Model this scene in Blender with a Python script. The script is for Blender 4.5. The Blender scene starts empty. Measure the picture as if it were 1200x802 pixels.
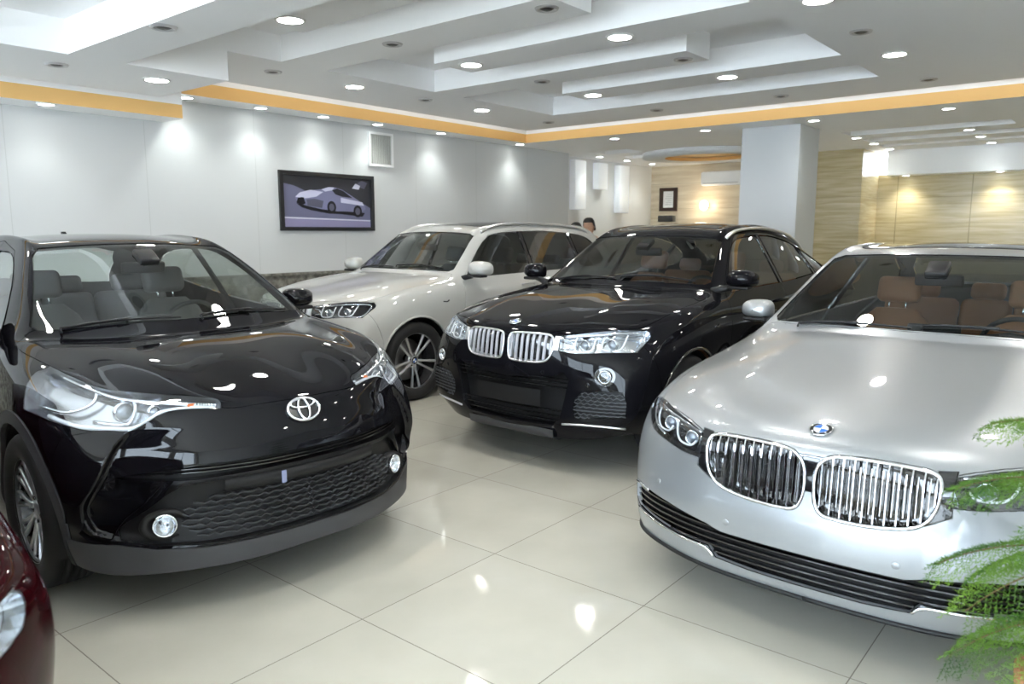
import bpy, bmesh, math, random
import numpy as np
from mathutils import Vector, Matrix, noise
from mathutils.bvhtree import BVHTree
PI = math.pi
rnd = random.Random(7)
COL = bpy.context.scene.collection
SC = bpy.context.scene

# ------------------------------------------------------------------ materials
MATS = {}
def sock(n, names, v):
    for k in names:
        if k in n.inputs:
            n.inputs[k].default_value = v
            return
def mat(name, col=(0.8, 0.8, 0.8), rough=0.5, metal=0.0, coat=0.0, emis=None, estr=0.0, spec=0.5, coat_rough=0.02, trans=0.0, ior=1.45, cior=1.5):
    if name in MATS: return MATS[name]
    m = bpy.data.materials.new(name); m.use_nodes = True
    b = m.node_tree.nodes['Principled BSDF']
    b.inputs['Base Color'].default_value = (*col, 1)
    b.inputs['Roughness'].default_value = rough
    b.inputs['Metallic'].default_value = metal
    b.inputs['IOR'].default_value = ior
    b.inputs['Specular IOR Level'].default_value = spec
    b.inputs['Coat Weight'].default_value = coat; b.inputs['Coat IOR'].default_value = cior
    b.inputs['Coat Roughness'].default_value = coat_rough
    b.inputs['Transmission Weight'].default_value = trans
    if emis:
        b.inputs['Emission Color'].default_value = (*emis, 1)
        b.inputs['Emission Strength'].default_value = estr
    MATS[name] = m
    return m
def nodes(m):
    return m.node_tree.nodes, m.node_tree.links, m.node_tree.nodes['Principled BSDF']
def glass_mat(name, tint=(0.8, 0.85, 0.83), f0=0.05, rough=0.0, add=0.0):
    """thin sheet glass: see-through tint mixed with a mirror by the angle of view onto the sheet"""
    if name in MATS: return MATS[name]
    m = bpy.data.materials.new(name); m.use_nodes = True
    nt = m.node_tree; nt.nodes.clear()
    out = nt.nodes.new('ShaderNodeOutputMaterial'); mx = nt.nodes.new('ShaderNodeMixShader')
    tr = nt.nodes.new('ShaderNodeBsdfTransparent'); gl = nt.nodes.new('ShaderNodeBsdfGlossy')
    tr.inputs[0].default_value = (*tint, 1); gl.inputs['Roughness'].default_value = rough
    gl.inputs['Color'].default_value = (1, 1, 1, 1)
    lw = nt.nodes.new('ShaderNodeLayerWeight'); lw.inputs['Blend'].default_value = 0.5
    pw = nt.nodes.new('ShaderNodeMath'); pw.operation = 'POWER'; pw.inputs[1].default_value = 4.0
    ml = nt.nodes.new('ShaderNodeMath'); ml.operation = 'MULTIPLY_ADD'; ml.inputs[1].default_value = 1 - f0; ml.inputs[2].default_value = f0 + add
    nt.links.new(lw.outputs['Facing'], pw.inputs[0]); nt.links.new(pw.outputs[0], ml.inputs[0])
    nt.links.new(ml.outputs[0], mx.inputs[0]); nt.links.new(tr.outputs[0], mx.inputs[1]); nt.links.new(gl.outputs[0], mx.inputs[2])
    nt.links.new(mx.outputs[0], out.inputs[0])
    MATS[name] = m
    return m

# ------------------------------------------------------------------ mesh builder
class MB:
    def __init__(s): s.v = []; s.f = []; s.sm = []; s.mi = []; s.cur = 0
    def add(s, vs, fs, smooth=False):
        o = len(s.v); s.v += [tuple(p) for p in vs]
        for f in fs: s.f.append(tuple(i + o for i in f)); s.sm.append(smooth); s.mi.append(s.cur)
        return s
    def box(s, a, b, M=None):
        x0, y0, z0 = a; x1, y1, z1 = b
        vs = [Vector((x, y, z)) for z in (z0, z1) for x, y in ((x0, y0), (x1, y0), (x1, y1), (x0, y1))]
        if M: vs = [M @ v for v in vs]
        return s.add(vs, [(3, 2, 1, 0), (4, 5, 6, 7), (0, 1, 5, 4), (1, 2, 6, 5), (2, 3, 7, 6), (3, 0, 4, 7)])
    def cbox(s, c, d, M=None, bev=0.0, seg=2):
        """box by centre and size, with rounded edges"""
        if bev <= 0:
            h = [x / 2 for x in d]
            T = Matrix.Translation(Vector(c)) @ (M or Matrix())
            return s.box([-x for x in h], h, T)
        bm = bmesh.new(); bmesh.ops.create_cube(bm, size=1)
        for v in bm.verts: v.co = Vector((v.co.x * d[0], v.co.y * d[1], v.co.z * d[2]))
        bmesh.ops.bevel(bm, geom=bm.edges[:] , offset=bev, segments=seg, affect='EDGES', profile=0.5)
        T = Matrix.Translation(Vector(c)) @ (M or Matrix())
        s.add([T @ v.co for v in bm.verts], [[v.index for v in f.verts] for f in bm.faces], True); bm.free()
        return s
    def lathe(s, prof, n=32, M=None, a0=0, a1=2 * PI, smooth=True, cap=False):
        """profile [(r, h)] turned about +Z"""
        full = abs(a1 - a0 - 2 * PI) < 1e-6; m = n if full else n + 1; vs = []
        for i in range(m):
            a = a0 + (a1 - a0) * i / n
            for r, h in prof:
                p = Vector((r * math.cos(a), r * math.sin(a), h)); vs.append(M @ p if M else p)
        k = len(prof); fs = []
        for i in range(n):
            j = (i + 1) % m if full else i + 1
            for q in range(k - 1): fs.append((i * k + q, j * k + q, j * k + q + 1, i * k + q + 1))
        if cap: fs.append(tuple(i * k for i in range(m))[::-1]); fs.append(tuple(i * k + k - 1 for i in range(m)))
        return s.add(vs, fs, smooth)
    def tube(s, pts, r, n=8, cap=True, smooth=True, closed=False, sx=1.0, up=None):
        pts = [Vector(p) for p in pts]; m = len(pts)
        rs = r if isinstance(r, (list, tuple)) else [r] * m
        vs = []; prev = None
        for i, p in enumerate(pts):
            if closed: t = pts[(i + 1) % m] - pts[i - 1]
            else: t = pts[min(i + 1, m - 1)] - pts[max(i - 1, 0)]
            t.normalize()
            if up is not None: u = Vector(up)
            elif prev is None: u = Vector((0, 0, 1)) if abs(t.z) < 0.9 else Vector((1, 0, 0))
            else: u = prev
            u = (u - t * u.dot(t)).normalized(); w = t.cross(u); prev = u
            for q in range(n):
                a = 2 * PI * (q + 0.5) / n
                vs.append(p + (w * math.cos(a) * sx + u * math.sin(a)) * rs[i])
        fs = []
        for i in range(m if closed else m - 1):
            j = (i + 1) % m
            for q in range(n): fs.append((i * n + q, i * n + (q + 1) % n, j * n + (q + 1) % n, j * n + q))
        if cap and not closed: fs.append(tuple(range(n))[::-1]); fs.append(tuple((m - 1) * n + q for q in range(n)))
        return s.add(vs, fs, smooth)
    def prism(s, poly, h0, h1, M=None, smooth=False):
        n = len(poly); vs = [Vector((x, y, h0)) for x, y in poly] + [Vector((x, y, h1)) for x, y in poly]
        if M: vs = [M @ v for v in vs]
        s.add(vs, [tuple(range(n))[::-1], tuple(range(n, 2 * n))])
        return s.add(vs, [(i, (i + 1) % n, n + (i + 1) % n, n + i) for i in range(n)], smooth)
    def grid(s, rows, smooth=True, flip=False):
        n = len(rows[0]); vs = [p for r in rows for p in r]; fs = []
        for i in range(len(rows) - 1):
            for j in range(n - 1):
                f = (i * n + j, i * n + j + 1, (i + 1) * n + j + 1, (i + 1) * n + j)
                fs.append(f[::-1] if flip else f)
        return s.add(vs, fs, smooth)
    def ell(s, c, r, n=16, M=None):
        prof = [(math.cos(a), math.sin(a)) for a in [PI * (i / (n // 2) - 0.5) for i in range(n // 2 + 1)]]
        T = Matrix.Translation(Vector(c)) @ (M or Matrix()) @ Matrix.Diagonal((r[0], r[1], r[2], 1))
        return s.lathe(prof, n, T)
    def build(s, name, m, parent=None, loc=None):
        me = bpy.data.meshes.new(name); me.from_pydata(s.v, [], s.f)
        me.polygons.foreach_set('use_smooth', s.sm)
        for x in (m if isinstance(m, (list, tuple)) else [m]): me.materials.append(x)
        me.polygons.foreach_set('material_index', s.mi)
        me.update()
        o = bpy.data.objects.new(name, me); COL.objects.link(o)
        if loc: o.location = loc
        if parent: o.parent = parent
        return o
def flipx(M): return M
def tag(o, label, cat, group=None, kind=None):
    if label: o['label'] = label
    if cat: o['category'] = cat
    if group: o['group'] = group
    if kind: o['kind'] = kind
    return o
def structure(o, label=None):
    o['kind'] = 'structure'
    if label: o['label'] = label
    return o
def empty(name, loc, rz=0, label=None, cat=None, group=None):
    o = bpy.data.objects.new(name, None); COL.objects.link(o); o.location = loc; o.rotation_euler = (0, 0, rz)
    o.empty_display_size = 0.1
    tag(o, label, cat, group); return o
def copy_tree(root, loc, rz=None, label=None, group=None):
    r = root.copy(); COL.objects.link(r); r.location = loc
    if rz is not None: r.rotation_euler = (0, 0, rz)
    if label: r['label'] = label
    if group: r['group'] = group
    for ch in list(root.children):
        c = ch.copy(); COL.objects.link(c); c.parent = r
        for g in ch.children:
            d = g.copy(); COL.objects.link(d); d.parent = c
    return r
# ------------------------------------------------------------------ camera
EYE = 1.53
F_PX = 892.3
YAW, PITCH = 0.68878, 0.1435
cam = bpy.data.cameras.new('camera'); camo = bpy.data.objects.new('camera', cam); COL.objects.link(camo)
cam.sensor_width = 36; cam.lens = F_PX / 1200 * 36; cam.clip_start = 0.02
camo.location = (0, 0, EYE); camo.rotation_euler = (PI / 2 - PITCH, 0, YAW - PI / 2)
cam.dof.use_dof = True; cam.dof.focus_distance = 4.2; cam.dof.aperture_fstop = 3.2
SC.camera = camo
SC.view_settings.view_transform = 'Standard'; SC.view_settings.look = 'None'
SC.view_settings.exposure = 0.0; SC.view_settings.gamma = 1.0; SC.view_settings.use_curve_mapping = False
SC.cycles.use_denoising = True
SC.cycles.max_bounces = 9; SC.cycles.diffuse_bounces = 6; SC.cycles.glossy_bounces = 5; SC.cycles.transparent_max_bounces = 16
SC.cycles.sample_clamp_indirect = 6.0
SC.cycles.caustics_reflective = False; SC.cycles.caustics_refractive = False

# ------------------------------------------------------------------ world: a bright overcast street seen through the shop front
w = bpy.data.worlds.new('world'); SC.world = w; w.use_nodes = True
bg = w.node_tree.nodes['Background']; bg.inputs[0].default_value = (0.78, 0.87, 1.0, 1); bg.inputs[1].default_value = 10.0

sun = bpy.data.lights.new('sun', 'SUN'); sun.energy = 16; sun.angle = math.radians(1.5); sun.color = (1.0, .97, .93)
suno = bpy.data.objects.new('sun', sun); COL.objects.link(suno)
suno.rotation_euler = Vector((-.50, -.22, .84)).to_track_quat('Z', 'Y').to_euler()
# ------------------------------------------------------------------ room materials
def wall_white(name, base, seam=0.0):
    m = mat(name, base, 0.45, spec=0.35)
    if seam:
        n, l, b = nodes(m)
        tc = n.new('ShaderNodeNewGeometry'); sp = n.new('ShaderNodeSeparateXYZ'); l.new(tc.outputs['Position'], sp.inputs[0])
        d = n.new('ShaderNodeMath'); d.operation = 'DIVIDE'; d.inputs[1].default_value = seam; l.new(sp.outputs['X'], d.inputs[0])
        fr = n.new('ShaderNodeMath'); fr.operation = 'FRACT'; l.new(d.outputs[0], fr.inputs[0])
        lt = n.new('ShaderNodeMath'); lt.operation = 'LESS_THAN'; lt.inputs[1].default_value = 0.006; l.new(fr.outputs[0], lt.inputs[0])
        mx = n.new('ShaderNodeMix'); mx.data_type = 'RGBA'; mx.inputs['A'].default_value = (*base, 1)
        mx.inputs['B'].default_value = (base[0] * 0.86, base[1] * 0.86, base[2] * 0.85, 1)
        l.new(lt.outputs[0], mx.inputs['Factor']); l.new(mx.outputs['Result'], b.inputs['Base Color'])
    return m
M_WALL = wall_white('white_wall_panel', (0.56, 0.565, 0.565), 1.22)
M_PLASTER = mat('plaster_white', (0.72, 0.72, 0.71), 0.75, spec=0.2)
M_CEIL = mat('ceiling_white', (0.92, 0.92, 0.93), 0.7, spec=0.2)
M_ORANGE = mat('cove_ochre_paint', (0.86, 0.53, 0.20), 0.6)
M_PILLAR = mat('pillar_white', (0.58, 0.59, 0.60), 0.4)
M_FRAME_WHITE = mat('lamp_trim_white', (0.8, 0.8, 0.8), 0.35)

TS = 0.8112
def floor_material():
    m = mat('polished_cream_tile', (0.55, 0.53, 0.46), 0.07, spec=0.6)
    n, l, b = nodes(m)
    g = n.new('ShaderNodeNewGeometry'); sp = n.new('ShaderNodeSeparateXYZ'); l.new(g.outputs['Position'], sp.inputs[0])
    lines = []; cells = []
    for ax, off in (('X', 2.630), ('Y', 2.272)):
        a = n.new('ShaderNodeMath'); a.operation = 'SUBTRACT'; a.inputs[1].default_value = off - 40 * TS; l.new(sp.outputs[ax], a.inputs[0])
        d = n.new('ShaderNodeMath'); d.operation = 'DIVIDE'; d.inputs[1].default_value = TS; l.new(a.outputs[0], d.inputs[0])
        fr = n.new('ShaderNodeMath'); fr.operation = 'FRACT'; l.new(d.outputs[0], fr.inputs[0])
        pp = n.new('ShaderNodeMath'); pp.operation = 'PINGPONG'; pp.inputs[1].default_value = 0.5; l.new(fr.outputs[0], pp.inputs[0])
        lt = n.new('ShaderNodeMath'); lt.operation = 'LESS_THAN'; lt.inputs[1].default_value = 0.0024; l.new(pp.outputs[0], lt.inputs[0])
        lines.append(lt)
        fl = n.new('ShaderNodeMath'); fl.operation = 'FLOOR'; l.new(d.outputs[0], fl.inputs[0]); cells.append(fl)
    mxl = n.new('ShaderNodeMath'); mxl.operation = 'MAXIMUM'; l.new(lines[0].outputs[0], mxl.inputs[0]); l.new(lines[1].outputs[0], mxl.inputs[1])
    cv = n.new('ShaderNodeCombineXYZ'); l.new(cells[0].outputs[0], cv.inputs[0]); l.new(cells[1].outputs[0], cv.inputs[1])
    wn = n.new('ShaderNodeTexWhiteNoise'); wn.noise_dimensions = '3D'; l.new(cv.outputs[0], wn.inputs['Vector'])
    ns = n.new('ShaderNodeTexNoise'); ns.inputs['Scale'].default_value = 2.2; ns.inputs['Detail'].default_value = 5; l.new(g.outputs['Position'], ns.inputs['Vector'])
    rp = n.new('ShaderNodeValToRGB'); rp.color_ramp.elements[0].color = (0.47, 0.455, 0.395, 1); rp.color_ramp.elements[1].color = (0.535, 0.52, 0.455, 1)
    rp.color_ramp.elements[0].position = 0.3; rp.color_ramp.elements[1].position = 0.75; l.new(ns.outputs['Fac'], rp.inputs[0])
    hs = n.new('ShaderNodeHueSaturation'); l.new(rp.outputs[0], hs.inputs['Color'])
    mr = n.new('ShaderNodeMapRange'); mr.inputs['To Min'].default_value = 0.97; mr.inputs['To Max'].default_value = 1.03; l.new(wn.outputs['Value'], mr.inputs['Value']); l.new(mr.outputs[0], hs.inputs['Value'])
    mx = n.new('ShaderNodeMix'); mx.data_type = 'RGBA'; l.new(mxl.outputs[0], mx.inputs['Factor']); l.new(hs.outputs[0], mx.inputs['A']); mx.inputs['B'].default_value = (0.14, 0.12, 0.10, 1)
    l.new(mx.outputs['Result'], b.inputs['Base Color'])
    mr2 = n.new('ShaderNodeMapRange'); mr2.inputs['To Min'].default_value = 0.07; mr2.inputs['To Max'].default_value = 0.55; l.new(mxl.outputs[0], mr2.inputs['Value']); l.new(mr2.outputs[0], b.inputs['Roughness'])
    bp = n.new('ShaderNodeBump'); bp.inputs['Strength'].default_value = 0.25; bp.inputs['Distance'].default_value = 0.002; bp.invert = True
    l.new(mxl.outputs[0], bp.inputs['Height']); l.new(bp.outputs[0], b.inputs['Normal'])
    return m
M_FLOOR = floor_material()
def stone(name, c1, c2, c3, scale, stretch, rough=0.25, seams=None):
    m = mat(name, c1, rough)
    n, l, b = nodes(m)
    g = n.new('ShaderNodeNewGeometry'); mp = n.new('ShaderNodeMapping'); mp.inputs['Scale'].default_value = stretch; l.new(g.outputs['Position'], mp.inputs[0])
    ns = n.new('ShaderNodeTexNoise'); ns.inputs['Scale'].default_value = scale; ns.inputs['Detail'].default_value = 8; ns.inputs['Distortion'].default_value = 0.4; l.new(mp.outputs[0], ns.inputs['Vector'])
    r = n.new('ShaderNodeValToRGB'); r.color_ramp.elements[0].color = (*c1, 1); r.color_ramp.elements[1].color = (*c2, 1)
    e = r.color_ramp.elements.new(0.52); e.color = (*c3, 1); r.color_ramp.elements[0].position = 0.33; r.color_ramp.elements[2].position = 0.7
    l.new(ns.outputs['Fac'], r.inputs[0]); l.new(r.outputs[0], b.inputs['Base Color'])
    if seams:
        sp = n.new('ShaderNodeSeparateXYZ'); l.new(g.outputs['Position'], sp.inputs[0]); prev = None
        for ax, s in seams:
            d = n.new('ShaderNodeMath'); d.operation = 'DIVIDE'; d.inputs[1].default_value = s; l.new(sp.outputs[ax], d.inputs[0])
            fr = n.new('ShaderNodeMath'); fr.operation = 'FRACT'; l.new(d.outputs[0], fr.inputs[0])
            lt = n.new('ShaderNodeMath'); lt.operation = 'LESS_THAN'; lt.inputs[1].default_value = 0.012; l.new(fr.outputs[0], lt.inputs[0])
            if prev is None: prev = lt
            else:
                q = n.new('ShaderNodeMath'); q.operation = 'MAXIMUM'; l.new(prev.outputs[0], q.inputs[0]); l.new(lt.outputs[0], q.inputs[1]); prev = q
        mx = n.new('ShaderNodeMix'); mx.data_type = 'RGBA'; l.new(prev.outputs[0], mx.inputs['Factor']); l.new(r.outputs[0], mx.inputs['A']); mx.inputs['B'].default_value = (c1[0] * 0.7, c1[1] * 0.7, c1[2] * 0.7, 1)
        l.new(mx.outputs['Result'], b.inputs['Base Color'])
    return m
M_TRAV = stone('travertine_cladding', (0.46, 0.37, 0.20), (0.66, 0.57, 0.37), (0.56, 0.47, 0.28), 3.0, (0.5, 0.5, 7.0), 0.22, (('Z', 0.42), ('Y', 1.1)))
M_TRAVB = stone('beige_marble_cladding', (0.55, 0.45, 0.32), (0.72, 0.64, 0.50), (0.63, 0.54, 0.40), 2.5, (0.5, 0.5, 5.0), 0.25, (('Z', 0.5),))
M_GRANITE = stone('grey_brown_granite', (0.10, 0.095, 0.08), (0.30, 0.29, 0.25), (0.2, 0.19, 0.165), 14.0, (1, 1, 1), 0.15)

# ------------------------------------------------------------------ shell
X0, X1 = -3.4, 14.3      # shop front / rear wall
Y0, Y1 = -4.2, 7.72      # right wall (out of frame) / long left wall
HZ = 3.45
structure(MB().box((X0 - 0.3, Y0 - 0.2, -0.12), (X1 + 0.2, 8.4, 0)).build('floor', M_FLOOR))
structure(MB().box((X0 - 14, Y0 - 8, -0.2), (X0 - 0.3, 16, -0.03)).build('pavement', mat('pavement_concrete', (.45, .45, .44), .8)))
structure(MB().box((X0, Y1, 0), (10.9, Y1 + 0.5, HZ)).build('wall_left', M_WALL))
structure(MB().box((10.9, 8.02, 0), (X1, 8.22, HZ)).build('wall_left_rear', M_PLASTER))
structure(MB().box((X1, 5.0, 0), (X1 + 0.2, 8.22, HZ)).build('wall_rear', M_TRAVB))
structure(MB().box((X1, Y0, 0), (X1 + 0.2, 5.0, 2.5)).build('wall_rear_travertine', M_TRAV))
structure(MB().box((X0, Y0 - 0.2, 0), (X1, Y0, HZ)).build('wall_right', M_PLASTER))
structure(MB().box((X0, Y1 - 0.045, 0.0), (10.9, Y1, 1.03)).box((X0, Y1 - 0.075, 1.03), (10.9, Y1, 1.06)).build('trim_1', M_GRANITE))
# the shop front: piers, a header and tall panes with mullions, the street's daylight behind them
MB_ = MB()
MB_.box((X0 - 0.2, Y0, 2.75), (X0, 8.2, HZ)); MB_.box((X0 - 0.2, Y0, 0), (X0, 8.2, 0.12))
for ya, yb in ((Y0, -3.9), (-0.35, 0.35), (3.7, 4.2), (7.5, 8.2)): MB_.box((X0 - 0.2, ya, 0.12), (X0, yb, 2.75))
structure(MB_.build('wall_front', M_PLASTER))
M_ALU = mat('aluminium_frame', (0.35, 0.36, 0.37), 0.35, 0.8)
M_PANE = glass_mat('shop_pane', (0.93, 0.96, 0.96))
for i, (ya, yb) in enumerate(((-3.9, -0.35), (0.35, 3.7), (4.2, 7.5))):
    wd = MB(); n = 2
    for k in range(n + 1):
        y = ya + (yb - ya) * k / n; wd.box((X0 - 0.14, y - 0.03, 0.12), (X0 - 0.06, y + 0.03, 2.75))
    wd.box((X0 - 0.14, ya, 0.12), (X0 - 0.06, yb, 0.18)); wd.box((X0 - 0.14, ya, 2.69), (X0 - 0.06, yb, 2.75))
    f = wd.build('window_%d' % (i + 1), M_ALU); structure(f)
    MB().box((X0 - 0.105, ya, 0.15), (X0 - 0.097, yb, 2.72)).build('pane', M_PANE, f)

# ------------------------------------------------------------------ ceiling: height field of flat levels, one continuous surface
FX, FY = 9.25, 7.34       # ochre fascia lines
EX, EY = 9.0, 7.14        # edge of the main field, a cove slot lies beyond it
UP = 3.22
BARS = [(-0.75, -0.25), (1.2, 1.68), (3.12, 3.6), (4.97, 5.45), (6.9, 7.38)]
RECX = (-1.2, 8.05)
STRIPS = [(-0.05, 0.45), (0.45 + 1.72, 2.72), (4.06, 4.54), (5.94, 6.37)]
STRIPS = [(0.1, 0.6), (2.32, 2.72), (4.06, 4.54), (5.94, 6.37)]
def level(x, y):
    low = x < 3.55
    if x > FX:
        # rear room: soffit, then stepped trays
        if 10.95 < x < 13.2 and -2.5 < y < 7.3:
            for a, b, y0, y1 in ((10.95, 11.45, 1.35, 3.3), (11.95, 12.4, 1.1, 3.3), (12.9, 13.2, 0.9, 3.3), (10.95, 11.45, 6.6, 7.6), (11.95, 12.4, 6.2, 7.6)):
                if a < x < b and y0 < y < y1: return 3.0
        if x > 13.9 and y < 3.4: return 2.46
        return 2.86
    if y > FY: return 2.625 if x < 3.87 else 2.86
    if x > EX or y > EY:
        return (2.98 if x < 3.87 and y > EY else 3.2)
    if RECX[0] < x < RECX[1] and 2.1 < y < 5.95:
        for a, b in BARS:
            if a < x < b and y < 4.98: return 3.0
        for a, b in STRIPS:
            if a < x < b and y > 3.04: return 2.765 if a < 2.5 else 3.0
        return UP if x > 2.72 else 3.0
    if low and y > 5.95: return 2.765
    if y > 5.95: return 3.0
    return 3.0
xs = sorted({X0, X1, FX, EX, 3.55, 3.87, *RECX, *[a for p in BARS + STRIPS for a in p], 10.95, 11.45, 11.95, 12.4, 12.9, 13.2, 13.9})
ys = sorted({Y0, 8.22, FY, EY, 2.1, 3.04, 4.98, 5.95, 1.35, 1.1, 0.9, 3.3, 3.4, 6.6, 6.2, 7.6, Y1, -2.5})
cm = MB(); orange = MB()
def z_at(i, j):
    if i < 0 or j < 0 or i >= len(xs) - 1 or j >= len(ys) - 1: return None
    return level((xs[i] + xs[i + 1]) / 2, (ys[j] + ys[j + 1]) / 2)
def vface(p, q, z0, z1, flip):
    # the fascia of the lower soffit is ochre up to 0.115 m, white above
    on_f = (abs(p[0] - FX) < 1e-6 and abs(q[0] - FX) < 1e-6 and p[1] <= FY + 1e-6 and q[1] <= FY + 1e-6) or (abs(p[1] - FY) < 1e-6 and abs(q[1] - FY) < 1e-6 and p[0] <= FX + 1e-6)
    cuts = [(z0, z1, 0)]
    if on_f and z0 < 2.9: cuts = [(z0, z0 + 0.128, 1), (z0 + 0.128, z1, 0)]
    for a, b, mi in cuts:
        cm.cur = mi
        cm.add([(p[0], p[1], a), (q[0], q[1], a), (q[0], q[1], b), (p[0], p[1], b)], [(0, 1, 2, 3) if not flip else (3, 2, 1, 0)])
    cm.cur = 0
for i in range(len(xs) - 1):
    for j in range(len(ys) - 1):
        z = z_at(i, j); a, b, c, d = xs[i], xs[i + 1], ys[j], ys[j + 1]
        cm.add([(a, c, z), (b, c, z), (b, d, z), (a, d, z)], [(3, 2, 1, 0)])
        z2 = z_at(i + 1, j)
        if z2 is not None and abs(z2 - z) > 1e-6: vface((b, c), (b, d), min(z, z2), max(z, z2), z2 > z)
        z2 = z_at(i, j + 1)
        if z2 is not None and abs(z2 - z) > 1e-6: vface((a, d), (b, d), min(z, z2), max(z, z2), z2 < z)
ceil = structure(cm.build('ceiling', [M_CEIL, M_ORANGE]))
structure(MB().box((X0 - 0.2, Y0 - 0.2, HZ), (X1 + 0.2, 8.4, HZ + 0.1)).build('ceiling_slab', M_PLASTER))

# pillars
structure(MB().box((9.78, 3.42, 0), (10.5, 4.17, 2.86)).build('pillar', M_PILLAR))
structure(MB().box((13.3, 3.62, 0), (14.3, 4.35, 2.86)).build('pillar_travertine', M_TRAV))

# lit pilasters on the rear left wall
def niche(x0, x1, zb, lab):
    o = MB().cbox(((x0 + x1) / 2, 7.955, (zb + 2.8) / 2), (x1 - x0, 0.13, 2.8 - zb), bev=0.012).build('wall_light_box', mat('backlit_acrylic', (0.9, 0.92, 0.95), 0.4, emis=(0.9, 0.95, 1.0), estr=0.08))
    tag(o, lab, 'wall light', 'backlit white boxes on the rear left wall')
niche(11.35, 11.7, 1.93, 'backlit white box on the rear left wall, first and longest of three')
niche(12.1, 12.42, 2.32, 'backlit white box on the rear left wall, short one in the middle of three')
niche(12.85, 13.2, 1.9, 'backlit white box on the rear left wall, nearest the beige marble wall')

# oval ceiling ring with an ochre inside
ring = MB()
cx, cy = 12.3, 5.85
def ov(rx, ry, z, n=48): return [(cx + rx * math.cos(2 * PI * i / n), cy + ry * math.sin(2 * PI * i / n), z) for i in range(n)]
R_ = [ov(1.0, 1.1, 2.86), ov(1.0, 1.1, 2.78), ov(0.62, 0.72, 2.78), ov(0.62, 0.72, 2.84)]
R_ = [r + r[:1] for r in R_]
ring.grid(R_[:3]); ring.cur = 1; ring.grid([R_[2], R_[3]]); ring.cur = 1; ring.add(ov(0.62, 0.72, 2.845), [tuple(range(48))])
structure(ring.build('trim_2', [M_PLASTER, M_ORANGE]))

# ------------------------------------------------------------------ downlights
M_LAMP = mat('lamp_diffuser', (1, 1, 1), 0.5, emis=(1.0, 0.97, 0.90), estr=60.0)
M_LAMPC = mat('lamp_diffuser_cool', (1, 1, 1), 0.5, emis=(0.95, 1.0, 0.97), estr=13.0)
M_DARK = mat('dark_reflector', (0.10, 0.10, 0.10), 0.3, 0.6)
M_RING = mat('satin_ring', (0.62, 0.62, 0.64), 0.3, 0.7)
def downlight(r=0.085, m=M_LAMP):
    t = empty('downlight', (0, 0, 0))
    MB().lathe([(r, -0.001), (r + 0.004, -0.010), (r + 0.02, -0.008), (r + 0.024, 0.0)], 32).build('trim_ring', M_FRAME_WHITE, t)
    MB().add([(r * math.cos(2 * PI * i / 32), r * math.sin(2 * PI * i / 32), -0.006) for i in range(32)], [tuple(range(32))[::-1]]).build('diffuser', m, t)
    return t
def eyeball():
    t = empty('eyeball_spotlight', (0, 0, 0))
    MB().lathe([(0.055, 0.0), (0.057, -0.012), (0.075, -0.012), (0.082, 0)], 28).build('trim_ring', M_RING, t)
    MB().lathe([(0.0, -0.012), (0.02, -0.016), (0.038, -0.010), (0.052, -0.001)], 28).build('reflector', M_DARK, t)
    return t
proto_d = downlight(); proto_s = downlight(0.06, M_LAMPC); proto_e = eyeball()
used = {id(proto_d): False, id(proto_s): False, id(proto_e): False}
def put(pr, x, y, z, label, cat, group):
    if not used[id(pr)]:
        used[id(pr)] = True; pr.location = (x, y, z); o = pr
    else: o = copy_tree(pr, (x, y, z), 0)
    o['label'] = label; o['category'] = cat; o['group'] = group
    return o
ORD = ['first', 'second', 'third', 'fourth', 'fifth', 'sixth', 'seventh', 'eighth', 'ninth']
def spot(x, y, z, e, ang=110, col=(0.93, 1.0, 0.97)):
    li = bpy.data.lights.new('spot', 'SPOT'); li.energy = e; li.spot_size = math.radians(ang); li.spot_blend = 1.0; li.shadow_soft_size = 0.04; li.color = col
    return li
def under(o, li, dz=-0.03):
    l = bpy.data.objects.new('bulb', li); COL.objects.link(l); l.parent = o; l.location = (0, 0, dz)
SPD = spot(0, 0, 0, 12, 125, (1.0, .97, .91))
rows_x = [(1.45, 'nearest'), (3.33, 'second nearest'), (5.2, 'third nearest'), (7.15, 'farthest')]
cols_y = [6.36, 4.75, 3.22, 1.75]; todo = []
for x, rn in rows_x:
    for k, y in enumerate(cols_y + [0.2, -1.5]):
        z = 3.0
        if x < 3.5 and k == 0: z = 2.765; x_ = x - 0.18
        else: x_ = x
        if x < 2 and k > 3: continue
        o = put(proto_d, x_, y, z, 'lit round downlight, %s row of the main ceiling, %s from the left wall' % (rn, ORD[k]), 'ceiling light', 'lit downlights of the stepped main ceiling')
        todo.append(o)
for o in todo: under(o, SPD)
eyes = [(x, y) for x in (2.4, 4.25, 6.2, 8.45) for y in (6.36, 4.72, 3.2, 1.76)]
for x, rn in ((2.4, 'nearest'), (4.25, 'second nearest'), (6.2, 'third nearest'), (8.5, 'farthest')):
    for k, y in enumerate((6.36, 4.72, 3.2, 1.76)):
        z = 2.765 if x < 3 and (k <= 2) else 3.0
        put(proto_e, x, y, z, 'unlit eyeball spotlight, %s row of the main ceiling, %s from the left wall' % (rn, ORD[k]), 'spotlight', 'unlit eyeball spotlights of the main ceiling')
SP = spot(0, 0, 0, 7)
for k, x in enumerate((2.69, 4.0, 4.84, 5.66, 6.48, 7.6, 9.3)):
    z = 2.625 if x < 3.8 else 2.86
    y = 7.2 if x < 3.8 else 7.5
    if x < 3.8: y = 7.42
    o = put(proto_s, x, y, z, 'small lit downlight over the long white wall, %s counted from the camera' % ORD[k], 'ceiling light', 'small downlights washing the long white wall')
    under(o, SP)
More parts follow.
